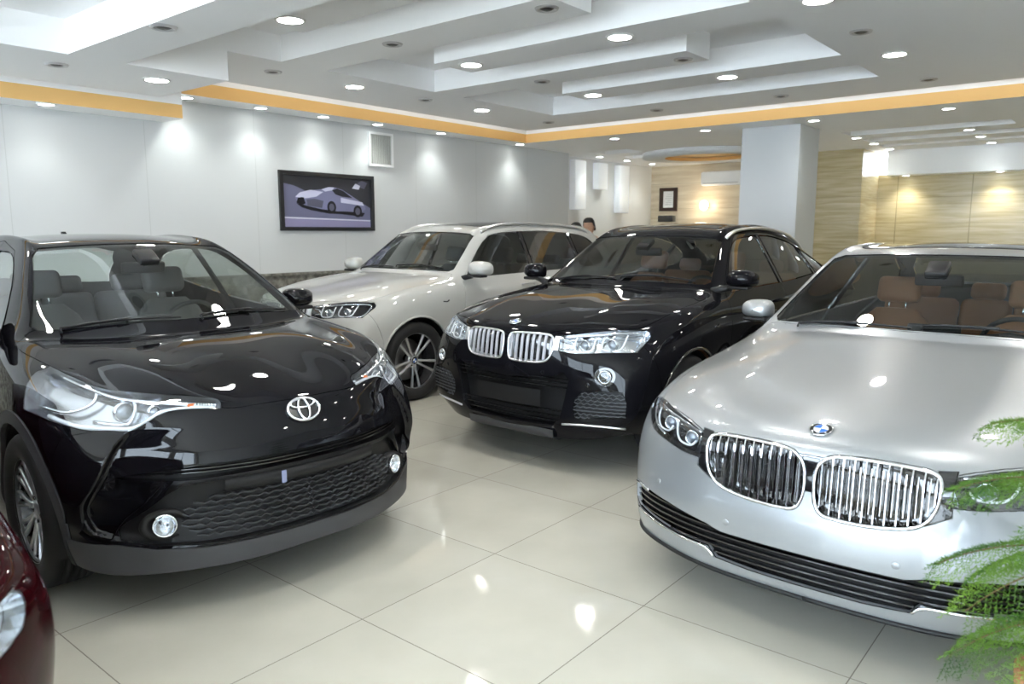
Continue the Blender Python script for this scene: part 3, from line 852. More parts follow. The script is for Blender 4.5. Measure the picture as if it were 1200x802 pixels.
def interior(parent, sh, xcowl, zc, seatm, halfw=0.68, xf=-1.5, xr=-2.4, zs=0.42, hgt=0.62, xend=-2.9, wheel_side=1, beltz=0.95):
    """cabin: tub, dashboard, front seats, rear bench, steering wheel, mirror"""
    tub = MB(); tub.box((xend, -halfw, 0.24), (xcowl + 0.1, halfw, 0.30))
    for sd in (-1, 1): tub.cbox(((xend + xcowl) / 2 - 0.15, sd * (halfw + 0.02), (0.30 + beltz - 0.05) / 2), (xcowl - xend - 0.45, 0.05, beltz - 0.35), bev=0.015)
    tub.box((xend - 0.03, -halfw, 0.3), (xend, halfw, beltz - 0.06))
    tub.build('cabin_tub', M_INT, parent)
    d = MB(); rows = []
    for i in range(13):
        y = -halfw + 2 * halfw * i / 12; f = (y / halfw) ** 2; cow = zc - 0.03 - 0.03 * f; xs_ = xcowl - 0.02 - 0.20 * f
        hood = 0.05 * math.exp(-((y - wheel_side * 0.36) / 0.16) ** 2)
        rows.append([Vector((xs_, y, cow - 0.02)), Vector((xs_ - 0.2, y, cow - 0.005 + hood * .4)), Vector((xs_ - 0.38, y, cow + 0.0 + hood)), Vector((xs_ - 0.46, y, cow - 0.05 + hood * .6)), Vector((xs_ - 0.47, y, cow - 0.16)), Vector((xs_ - 0.40, y, cow - 0.34)), Vector((xs_ - 0.2, y, cow - 0.6))])
    d.grid(rows); d.cbox((xcowl - 0.62, 0, zc - 0.36), (0.5, 0.26, 0.42), bev=0.04)
    d.cbox((xcowl - 0.42, 0, zc - 0.03), (0.03, 0.26, 0.12), Matrix.Rotation(0.2, 4, 'Y'), bev=0.01)
    d.build('dashboard', M_INT, parent)
    for sd in (-1, 1): seat(parent, xf, sd * 0.37, zs - 0.12, seatm, hgt=hgt)
    rb = MB(); rb.cbox((xr + 0.22, 0, zs - 0.03), (0.5, halfw * 1.85, 0.16), bev=0.05)
    L = Matrix.Rotation(-0.42, 4, 'Y')
    for sd, w2 in ((-0.42, 0.5), (0, 0.32), (0.42, 0.5)):
        rb.cbox(Vector((xr, sd, zs + 0.02)) + L @ Vector((0, 0, 0.28)), (0.13, w2, 0.58), L, bev=0.05, seg=3)
        rb.cbox(Vector((xr, sd, zs + 0.02)) + L @ Vector((0, 0, 0.64)), (0.09, 0.22, 0.12), L, bev=0.035, seg=3)
    rb.build('rear_bench', seatm, parent)
    steering(parent, xcowl - 0.72, wheel_side * 0.36, zc - 0.10)
def rearview(parent, x, z, sensor=True):
    mb = MB(); mb.cbox((x, 0, z), (0.03, 0.24, 0.065), Matrix.Rotation(0.15, 4, 'Y'), bev=0.014, seg=3)
    mb.tube([(x, 0, z), (x + 0.03, 0, z + 0.05), (x + 0.03, 0, z + 0.08)], 0.012, 8)
    if sensor: mb.cbox((x + 0.05, 0, z + 0.06), (0.13, 0.11, 0.04), Matrix.Rotation(0.5, 4, 'Y'), bev=0.012)
    return mb.build('rearview_mirror', M_BLACKP, parent)
def door_mirror(parent, x, y, z, sgn, paint, base=(0, 0, 0), s=1.0, stalk_dx=0.03):
    """painted mirror housing with black base and mirror glass facing back; (x,y,z) centre of the housing"""
    mb = MB(); rows = []
    for i in range(9):
        t = i / 8; a = PI * t
        sx_ = 0.115 * math.sin(a) ** 0.55; dep = -0.07 + 0.14 * t      # along x: back to front
        rows.append(None)
    rings = []
    for t, k in ((0.0, 1.0), (0.15, 1.02), (0.4, 0.99), (0.65, 0.9), (0.85, 0.68), (0.96, 0.38), (1.0, 0.05)):
        ring = []
        for q in range(20):
            a = 2 * PI * q / 20; c, d = math.cos(a), math.sin(a)
            sg = lambda v, e: math.copysign(abs(v) ** e, v)
            ww = 0.118 * sg(c, 0.65); hh = (0.078 if d > 0 else 0.062) * sg(d, 0.7) * (1 - 0.10 * c)
            ring.append(Vector((x + s * (-0.06 + 0.13 * t - 0.03 * (c + 1) * (1 - t) * 0.6), y + sgn * s * (ww * k), z + s * hh * k + 0.006 * t)))
        rings.append(ring + ring[:1])
    mb.grid(rings, flip=sgn > 0)
    o = mb.build('door_mirror', paint, parent)
    g = MB(); g.add(rings[0][:-1], [tuple(range(20))]); g.build('mirror_glass', M_CHROME, o)
    b = MB()
    b.cbox((x + 0.0, y - 0.0, z - 0.062 * s), (0.10 * s, 0.17 * s, 0.024), bev=0.010)
    b.tube([(x + 0.01, y - sgn * 0.06 * s, z - 0.065 * s), (x + stalk_dx, y - sgn * 0.13 * s, z - 0.075 * s), (x + stalk_dx + 0.01, y - sgn * 0.24 * s, z - 0.11 * s)], [0.02, 0.026, 0.034], 10)
    b.build('mirror_base', M_BLACKP, o)
    return o
def wiper(parent, p0, p1, sh, lift=0.007):
    """blade and arm lying on the foot of the windscreen; p0, p1 in top view"""
    n = 10; P = [sh.surf(p0[0] + (p1[0] - p0[0]) * i / n, p0[1] + (p1[1] - p0[1]) * i / n, 'z', lift) for i in range(n + 1)]
    mb = MB(); mb.tube(P, 0.005, 6); A = [p + Vector((0.010, 0, 0.006)) for p in P[:6]]
    mb.tube([A[0] + Vector((0.02, 0, -0.02))] + A, 0.006, 6)
    mb.cbox(P[5] + Vector((0.004, 0, 0.004)), (0.028, 0.06, 0.014), bev=0.005)
    return mb.build('wiper', M_BLACKP, parent)
def wheel_well(parent, x, R, yo, yi, z):
    mb = MB(); prof = []
    rows = []
    for i in range(17):
        a = PI * i / 16 * 1.2 - 0.1 * PI
        rows.append([Vector((x + R * math.cos(a), s_ * yy, z + R * math.sin(a))) for s_, yy in ((1, yo), (1, yi))])
    mb.grid(rows, flip=True); mb.grid([[Vector((p.x, -p.y, p.z)) for p in r] for r in rows])
    for sg in (1, -1):
        c = Vector((x, sg * yi, z)); mb.add([c] + [Vector((r[1].x, sg * r[1].y, r[1].z)) for r in rows], [(0, i + 1, i + 2) for i in range(16)])
    return mb
def circle(cx_, cy_, r, n=28, a0=0): return [(cx_ + r * math.cos(a0 + 2 * PI * i / n), cy_ + r * math.sin(a0 + 2 * PI * i / n)) for i in range(n)]
# ------------------------------------------------------------------ shared assembly steps
def wheel_arch(sh, x, R, z, r=None):
    sh.cut(circle(x, z, r or R + 0.04, 36), 'y', 'arch', lambda c, n: c.y > 0.35 and c.z < z + R + 0.12)
def kidney(sh, car, poly, P, nbars, y0, y1, bar_w=0.007, frame=M_CHROME, frame_w=0.014, depth=0.06, lean=0.0, back=M_GLOSSB, bar=M_CHROME, barback=True, proud=0.006, mid=False):
    """one half of a twin grille, on the left (+Y) side and mirrored: walls, back, frame, slats; each a part"""
    reg = 'kidney'
    out = spoly(poly, 4)
    for sd, nm in ((1, 'L'), (-1, 'R')):
        g = MB()
        path = [sh.surf(u, v, 'x', proud) for u, v in out]
        inner = []
        cx_ = sum(p[0] for p in out) / len(out); cz = sum(p[1] for p in out) / len(out)
        m = len(out)
        for i in range(m):
            a, b = out[i - 1], out[(i + 1) % m]; t = Vector((b[0] - a[0], b[1] - a[1])).normalized(); n = Vector((-t.y, t.x))
            if n.dot(Vector((cx_ - out[i][0], cz - out[i][1]))) < 0: n = -n
            inner.append((out[i][0] + n.x * frame_w, out[i][1] + n.y * frame_w))
        def ringp(f, off, dx):
            r = []
            for (a, b), (c, d) in zip(out, inner):
                p = sh.surf(a + (c - a) * f, b + (d - b) * f, 'x', off); r.append(Vector((p.x + dx, p.y * sd, p.z)))
            return r + r[:1]
        g.grid([ringp(0, -0.004, -0.02), ringp(0, 0, 0.0), ringp(0.18, proud * 0.8, 0.0), ringp(0.55, proud, 0), ringp(0.9, proud * 0.5, 0), ringp(1.0, 0, -0.004), ringp(1.0, 0, -depth)], flip=(sd < 0))
        fr = g.build('grille_frame', frame, car)
        b = MB(); bb = MB()
        xs_ = [p[0] for p in inner]
        for k in range(nbars):
            y = y0 + (y1 - y0) * (k + 0.5) / nbars
            ints = []
            for i in range(len(inner)):
                p, q = inner[i - 1], inner[i]
                if (p[0] - y) * (q[0] - y) < 0: ints.append(p[1] + (q[1] - p[1]) * (y - p[0]) / (q[0] - p[0]))
            if len(ints) < 2: continue
            za, zb = min(ints), max(ints)
            if zb - za < 0.03: continue
            pts = [];
            for i in range(9):
                z = za + (zb - za) * i / 8; p = sh.surf(y + lean * (z - (za + zb) / 2), z, 'x', 0); pts.append(Vector((p.x - 0.007, p.y * sd, p.z)))
            rectsweep(b, pts, bar_w, 0.008, (0, 1, 0))
            if mid:

                rectsweep(b, [Vector((p.x - .022, p.y + sd * (y1 - y0) / nbars * .42, p.z)) for p in pts[1:-1]], bar_w * .6, 0.004, (0, 1, 0))
            if barback: rectsweep(bb, [p + Vector((-0.022, 0, 0)) for p in pts], 0.004, 0.032, (0, 1, 0))
        b.build('grille_slats', bar, fr)
        if barback: bb.build('grille_blades', M_GLOSSB, fr)
    sh.part('kidney', 'grille_back', back, car, off=0, push=(-depth, 0, 0), rim=-0.0)
    sh.part('kidney', 'grille_wall', back, car, walls=True, rimdir=(-1, 0, 0), rim=depth)
def lamp(sh, car, region, dark=M_REFL, depth=0.06, inner=None, label='headlight'):
    """left and right lamp: the lens is the part, housing and light guides are its sub-parts"""
    for sd, s_ in ((1, 'L'), (-1, 'R')):
        lens = sh.part(region, label, M_LENS, car, gap=0.001, rim=0.006, off=0.0005, sides=s_)
        h = sh.part(region, 'lamp_housing', dark, lens, off=-depth, rim=0, gap=0.004, sides=s_)
        wl = sh.part(region, 'lamp_wall', dark if dark != M_LAMPD else M_LAMPD, lens, walls=True, off=-0.003, rim=depth, gap=0.002, sides=s_)
        if inner: inner(lens, sd)
def S_(p, sd): return Vector((p[0], p[1] * sd, p[2]))
def guide(sh, lens, sd, path, r=0.006, off=-0.02, m=M_DRL, view='x', n=4, name='light_guide', closed=False):
    P = [S_(p, sd) for p in sh.line(path, view, off, n, closed)]
    mb = MB(); mb.tube(P, r, 8, closed=closed); return mb.build(name, m, lens)
def projector(sh, lens, sd, y, z, r=0.03, off=-0.045, view='x', ring=M_CHROME):
    p = S_(sh.surf(y, z, view, off), sd); T = aim(p, (1, 0, 0))
    mb = MB(); mb.lathe([(r * 1.25, -0.01), (r * 1.2, 0.012), (r, 0.010), (r * 0.98, -0.005)], 28, T); mb.cur = 1
    mb.lathe([(r * 0.98, -0.005), (r * 0.9, 0.006), (r * 0.6, 0.014), (0.0, 0.018)], 28, T)
    return mb.build('projector_lens', [ring, mat('projector_glass', (0.25, 0.28, 0.33), 0.05, 0.3, coat=1.0)], lens)
def disc_lamp(sh, car, y, z, r, name='fog_lamp', off=0.004, bezel=M_CHROME, face=None, view='x', label=None):
    for sd in (1, -1):
        p = S_(sh.surf(y, z, view, off), sd); n = sh.normal(sh.surf(y, z, view)); n = Vector((n.x, n.y * sd * 0.6, n.z * 0.4)).normalized()
        T = aim(p, n); mb = MB()
        mb.lathe([(r * 1.18, -0.03), (r * 1.18, 0.0), (r * 1.1, 0.006), (r, 0.003), (r * 0.98, -0.006)], 32, T)
        o = mb.build(name, bezel, car)
        g = MB(); g.lathe([(r * 0.98, -0.004), (r * 0.7, 0.004), (0, 0.008)], 28, T); g.build('lamp_glass', M_LENS, o)
        f2 = MB(); f2.lathe([(r * 0.98, -0.006), (r * 0.75, -0.022), (r * 0.35, -0.028)], 28, T); f2.lathe([(r * 0.35, -0.028), (r * 0.33, -0.012), (0, -0.006)], 20, T); f2.build('lamp_reflector', face or M_REFL, o)
def underbody(car, xf, xr, hw, z=0.21, wb=None, R=0.37):
    mb = MB(); mb.box((xr + .35, -hw, z), (0.2, hw, z + 0.03)); mb.box((0.2, -hw + .14, z + .01), (xf - .12, hw - .14, z + 0.04)); mb.box((0.2, -hw + .3, z + .01), (xf - .04, hw - .3, z + 0.04)); mb.build('underbody', M_BLACKP, car)
    w_ = MB()
    for x in (0, -wb): 
        q = wheel_well(car, x, R + 0.02, hw + 0.16, hw - 0.16, R - 0.02); o = len(w_.v); w_.v += q.v; w_.f += [tuple(i + o for i in f) for f in q.f]; w_.sm += q.sm; w_.mi += q.mi
    w_.build('wheel_arch_liner', M_BLACKP, car)
def slats(sh, poly, zs, t=0.006, dep=0.02, off=-0.02, ymin=0.0, mb=None, view='x', wave=None):
    """horizontal bars inside an outline given for y>=0, mirrored"""
    mb = mb or MB(); pl = poly
    for z in zs:
        ints = []
        for i in range(len(pl)):
            p, q = pl[i - 1], pl[i]
            if (p[1] - z) * (q[1] - z) < 0: ints.append(p[0] + (q[0] - p[0]) * (z - p[1]) / (q[1] - p[1]))
        if len(ints) < 2: continue
        ints.sort()
        for a, b in zip(ints[::2], ints[1::2]):
            n = max(6, int((b - a) / 0.02 if wave else (b - a) / 0.05)); half = []
            for i in range(n + 1):
                y = a + (b - a) * i / n; dz = wave[0] * math.sin(y / wave[1] * 2 * PI + wave[2]) if wave else 0
                half.append(sh.surf(max(y, 0.0), z + dz, view, off))
            if a < 0.005: full = [Vector((p.x, -p.y, p.z)) for p in half[::-1]] + half[1:]; rectsweep(mb, full, dep, t, (1, 0, 0))
            else:
                rectsweep(mb, half, dep, t, (1, 0, 0)); rectsweep(mb, [Vector((p.x, -p.y, p.z)) for p in half], dep, t, (1, 0, 0))
    return mb
# ------------------------------------------------------------------ silver saloon
def silver_saloon():
    P = mat('silver_metallic_paint', (0.325, 0.34, 0.355), 0.36, 0.6, coat=1.0)
    car = empty('saloon_car', (3.618, 0.851, 0), 3.1355, 'silver metallic saloon with large chrome twin grille beside the potted fern', 'car')
    S = dict(
        k0=[(.845, 0, .778), (.70, 0, .835), (.42, 0, .885), (.05, 0, .945), (-.38, 0, 1.012), (-.455, 0, 1.035), (-.80, 0, 1.215), (-1.20, 0, 1.405), (-1.5, 0, 1.447), (-1.95, 0, 1.467), (-2.7, 0, 1.43), (-3.15, 0, 1.28), (-3.5, 0, 1.12), (-3.95, 0, 1.08), (-4.12, 0, 1.0)],
        k4=[(.62, .76, .745), (.47, .78, .795), (.17, .79, .862), (-.15, .785, .905), (-.49, .755, .985), (-.60, .735, 1.04), (-.95, .678, 1.235), (-1.30, .612, 1.40), (-1.6, .592, 1.425), (-2.0, .575, 1.432), (-2.7, .57, 1.39), (-3.1, .60, 1.25), (-3.45, .66, 1.09), (-3.9, .68, 1.0), (-4.05, .66, .93)],
        k5=[(.47, .868, .735), (.34, .885, .775), (.10, .90, .832), (-.2, .90, .868), (-.50, .892, .90), (-.66, .888, .915), (-1.0, .88, .935), (-1.35, .872, .948), (-1.65, .868, .955), (-2.0, .865, .962), (-2.7, .855, .972), (-3.1, .845, .975), (-3.45, .83, .975), (-3.85, .79, .955), (-4.0, .74, .90)],
        px=2.4, pz=2.2,
        side=[([(.5, .888), (.2, .935), (0, .945), (-.6, .925), (-2.5, .93), (-3.1, .94), (-4, .80)], [(.5, .68), (.2, .75), (-.5, .80), (-2, .84), (-4, .84)]),
              ([(.5, .905), (.2, .95), (0, .955), (-.7, .94), (-2, .94), (-3, .955), (-4, .84)], [(.5, .60), (.2, .66), (-1, .68), (-4, .72)]),
              ([(.5, .905), (.2, .95), (0, .955), (-.7, .935), (-2, .935), (-3, .955), (-4, .85)], [(.5, .50), (.2, .55), (-1, .55), (-4, .60)]),
              ([(.5, .89), (.2, .94), (0, .945), (-.7, .93), (-2, .93), (-3, .95), (-4, .85)], [(.5, .41), (.2, .42), (-1, .42), (-4, .48)]),
              ([(.5, .872), (.2, .925), (0, .93), (-.7, .925), (-2, .925), (-3, .94), (-4, .84)], [(.5, .29), (.2, .29), (-1, .28), (-4, .34)]),
              ([(.5, .83), (.2, .86), (0, .87), (-.7, .87), (-2, .87), (-3, .87), (-4, .80)], [(.5, .205), (.2, .20), (-1, .19), (-4, .24)])],
        sidefix={(0, 0): (.50, .886, .68), (0, 1): (.53, .902, .60), (0, 2): (.56, .902, .50), (0, 3): (.59, .885, .41), (0, 4): (.595, .872, .265), (0, 5): (.575, .845, .18)},
        front=[[(.880, 0, .715), (.878, .22, .705), (.850, .43, .69), (.755, .60, .685), (.65, .75, .68)],
               [(.888, 0, .63), (.885, .22, .62), (.860, .43, .605), (.785, .60, .60), (.69, .75, .60)],
               [(.900, 0, .53), (.896, .22, .525), (.872, .43, .51), (.81, .60, .50), (.72, .75, .50)],
               [(.912, 0, .44), (.905, .22, .435), (.880, .43, .425), (.825, .60, .415), (.74, .75, .41)],
               [(.900, 0, .265), (.892, .22, .265), (.866, .43, .263), (.81, .60, .262), (.73, .75, .262)],
               [(.875, 0, .175), (.868, .22, .175), (.842, .43, .175), (.78, .60, .177), (.70, .745, .178)]],
        rear=[(-4.22, .86), (-4.26, .74), (-4.24, .60), (-4.22, .48), (-4.18, .34), (-4.1, .24)],
        bump={(1, 2): (0, 0, .006), (2, 2): (0, 0, .013), (3, 2): (0, 0, .014), (4, 2): (0, 0, .006), (1, 3): (0, 0, .006), (2, 3): (0, 0, .012), (3, 3): (0, 0, .012), (2, 1): (0, 0, -.004), (3, 1): (0, 0, -.006)},
    )
    sh = Shell(S, creases=[('t', 5, 11, 4, 0.35), ('t', 0, 4, 2, .45)])
    kid = [(.415, .718), (.39, .740), (.32, .75), (.19, .754), (.09, .748), (.045, .73), (.018, .694), (.011, .635), (.018, .57), (.045, .525), (.11, .515), (.22, .518), (.33, .536), (.385, .568), (.412, .62), (.420, .68)]
    kp = spoly(kid, 4)
    front = lambda c, n: c.x > 0.3 and n.x > 0.05
    lampo = spoly([(.452, .728, 1), (.447, .632, 1), (.55, .632), (.661, .643), (.772, .657), (.835, .692), (.878, .722, 1), (.868, .752), (.78, .772), (.69, .770), (.56, .752)], 4)
    sh.cut(kp, 'x', 'kidney', front)
    sh.cut([(.40, .742), (.452, .745), (.452, .60), (.38, .56)], 'x', 'cheek', front, only='body')
    sh.cut([(-.01, .725), (.03, .725), (.03, .60), (-.01, .60)], 'x', 'cheek', front, only='body')
    sh.cut(lampo, 'x', 'lamp', front)
    intake = [(-.01, .362), (.33, .362), (.40, .380), (.60, .405), (.80, .418), (.845, .41), (.845, .325), (.80, .305), (.53, .283), (.385, .284), (.352, .243), (.2, .235), (-.01, .235)]
    sh.cut(intake, 'x', 'intake', front)
    wsf = lambda c, n: -1.5 < c.x < -.4 and n.x > .15 and c.z > 1.0
    sh.cut(spoly([(-.01, 1.052, 1), (.35, 1.050), (.69, 1.043, 1), (.715, 1.062, 1), (.585, 1.372, 1), (.54, 1.392, 1), (.3, 1.402), (-.01, 1.405, 1)], 3), 'x', 'windshield', wsf)
    sidef = lambda c, n: c.y > .4 and n.y > .25
    sh.cut([(-.76, .985), (-1.0, 1.14), (-1.32, 1.345), (-1.6, 1.385), (-2.0, 1.395), (-2.6, 1.365), (-3.0, 1.24), (-3.3, 1.06), (-3.25, 1.02), (-2.6, 1.005), (-1.6, .995)], 'y', 'sideglass', sidef)
    sh.cut([(-1.93, .99), (-2.0, 1.40), (-2.06, 1.40), (-2.03, .99)], 'y', 'pillar', sidef, only='sideglass')
    sh.cut(spoly([(-.01, 1.375), (.50, 1.365), (.58, 1.15), (.60, 1.13, 1), (-.01, 1.13, 1)], 2), 'x', 'rearglass', lambda c, n: c.x < -2.7 and n.z > .2) 
    sh.cut(spoly([(-1.38, -.01, 1), (-1.39, .42), (-1.43, .50), (-1.6, .515), (-2.5, .50), (-2.68, .46), (-2.7, -.01, 1)], 3), 'z', 'roofglass', lambda c, n: c.z > 1.3)
    hood = spoly([(.88, -.01, 1), (.875, .10), (.862, .25), (.845, .38), (.815, .45), (.69, .625), (.60, .735), (.50, .80), (.35, .828), (.05, .835), (-.3, .83), (-.52, .80, 1), (-.575, .735, 1), (-.50, .4), (-.478, -.01, 1)], 3)
    sh.cut(hood, 'z', 'hood', lambda c, n: n.z > .25 and c.z > .70, only='body')
    sh.cut([(1.2, 0), (1.2, .77), (.50, .77), (.43, .745), (.40, .70), (.375, .3), (.375, 0)], 'y', 'bumper', lambda c, n: c.x > .3, only='body')
    wheel_arch(sh, 0, .352, .352, .385); wheel_arch(sh, -3.07, .352, .352, .385)
    for nm, pl in (('door1', [(-.60, .25), (-.55, .6), (-.62, .93), (-1.0, 1.16), (-1.32, 1.37), (-1.97, 1.42), (-1.96, .8), (-2.0, .25)]), ('door2', [(-2.0, .25), (-1.96, .8), (-1.97, 1.42), (-2.6, 1.39), (-3.05, 1.25), (-3.2, 1.05), (-2.85, .75), (-2.65, .5), (-2.6, .25)])):
        sh.cut(pl, 'y', nm, lambda c, n: c.y > .45 and n.y > .2, only='body')
    sh.part('body', 'body_shell', P, car, gap=.0015, rim=.015)
    sh.part('hood', 'hood', P, car, gap=.002, rim=.015)
    bp = sh.part('bumper', 'front_bumper', P, car, gap=.0015, rim=.02)
    for s_ in 'LR': sh.part('door1', 'front_door', P, car, gap=.002, rim=.015, sides=s_); sh.part('door2', 'rear_door', P, car, gap=.002, rim=.015, sides=s_)
    sh.part('cheek', 'grille_surround', M_GLOSSB, car, gap=.001, rim=.01, off=-.003)
    sh.part('windshield', 'windshield', M_GLASSW, car, gap=.006, rim=0, off=-.003)
    sh.part('windshield', 'windshield_seal', M_BLACKP, car, walls=True, rim=.02, off=.001)
    for s_ in 'LR':
        g = sh.part('sideglass', 'side_window', M_GLASSD, car, gap=.008, rim=0, off=-.004, sides=s_); sh.part('sideglass', 'window_trim', M_GLOSSB, g, walls=True, rim=.012, off=.003, sides=s_)
        sh.part('pillar', 'door_pillar', M_GLOSSB, car, rim=.01, off=-.002, sides=s_)
    sh.part('rearglass', 'rear_window', M_GLASSD, car, gap=.006, rim=.01, off=-.003)
    sh.part('roofglass', 'roof_glass', mat('roof_glass_black', (.012, .010, .014), .25, coat=1.0, spec=0, cior=1.2), car, gap=.004, rim=.01, off=.002)
    kidney(sh, car, kid, P, 11, .022, .418, bar_w=.0046, frame_w=.013, bar=mat('grille_bar_chrome', (.55, .55, .57), .16, 1.0), mid=True)
    # lower intake: dark pocket, slats, silver lip
    sh.part('intake', 'intake_back', M_BLACKP, car, push=(-.07, 0, 0), rim=0)
    sh.part('intake', 'intake_wall', M_GLOSSB, car, walls=True, rimdir=(-1, 0, 0), rim=.07)
    slats(sh, intake, [.262, .288, .314, .340, .366, .392], off=-.02, dep=.022).build('intake_slats', M_GLOSSB, car)
    tr = MB()
    for sd in (1, -1):
        P_ = [S_(p, sd) for p in sh.line([(.36, .248), (.40, .277), (.53, .279), (.70, .290), (.80, .300)], 'x', .004, 4)]; tr.tube(P_, .006, 8)
        P_ = [S_(p, sd) for p in sh.line([(.845, .40), (.79, .414), (.72, .410)], 'x', .003, 4)]; tr.tube(P_, .005, 8)
    tr.build('intake_trim', M_CHROME, car)
    rb = MB()
    for sd in (1, -1): rb.tube([S_(p, sd) for p in sh.line([(.0, .188), (.3, .188), (.6, .19), (.78, .193), (.845, .2)], 'x', .004, 5)], .009, 8)
    rb.build('bumper_lip', M_BLACKP, car)
    ps = MB()
    for sd in (1, -1):
        for y, z in ((.305, .408), (.66, .47)):
            p = S_(sh.surf(y, z, 'x', .0), sd); n = sh.normal(S_(p, sd)); ps.lathe([(.012, -.002), (.013, .0015), (.011, .0025), (0, .003)], 20, aim(p, (n.x, n.y * sd, n.z)))
    ps.build('parking_sensor', P, car)
    def inner(lens, sd):
        for y, z in ((.715, .705), (.555, .690)):
            projector(sh, lens, sd, y, z + .002, .026, off=-.05)
            guide(sh, lens, sd, [(y + .070, z + .045), (y + .062, z + .0), (y + .030, z - .028), (y - .035, z - .026), (y - .062, z + .0)], .0048, -.018, n=3)
        guide(sh, lens, sd, [(.846, .738), (.83, .708), (.775, .674), (.70, .658)], .007, -.02, M_REFL, n=4, name='side_reflector')
        guide(sh, lens, sd, [(.84, .748), (.77, .762), (.66, .756), (.55, .742), (.47, .73)], .006, -.014, M_REFL, n=4, name='lamp_trim')
    lamp(sh, car, 'lamp', M_LAMPD, .065, inner)
    n = sh.normal(sh.surf(.79, 0, 'z')); roundel(car, aim(sh.surf(.787, 0, 'z', .001), n, (-1, 0, 0)) @ Matrix.Rotation(PI, 4, 'Z'), .041)
    underbody(car, .78, -4.1, .74, .20, 3.07, .36)
    for x in (0, -3.07):
        for sd in (1, -1): wheel(car, x, sd * .82, .352, .245, .245, 'multi', sd)
    interior(car, sh, -.62, 1.0, M_TAN, .70, -1.62, -2.55, .50, .60, -3.0, beltz=.95)
    rearview(car, -1.07, 1.27)
    for sd in (1, -1): door_mirror(car, -.92, sd * .955, 1.055, sd, P, s=.82)
    wiper(car, (-.52, .05), (-.58, .62), sh); wiper(car, (-.53, -.55), (-.50, .0), sh)
    tl = MB()
    for sd in (1, -1): tl.tube([S_(p, sd) for p in [sh.surf(y, z, 'b') for y, z in ((.45, .86), (.65, .87), (.8, .86))]], .025, 8)
    tl.build('tail_light', mat('tail_lamp_red', (.4, .01, .01), .15, coat=1), car)
    return sh, car
sh7, car7 = silver_saloon()
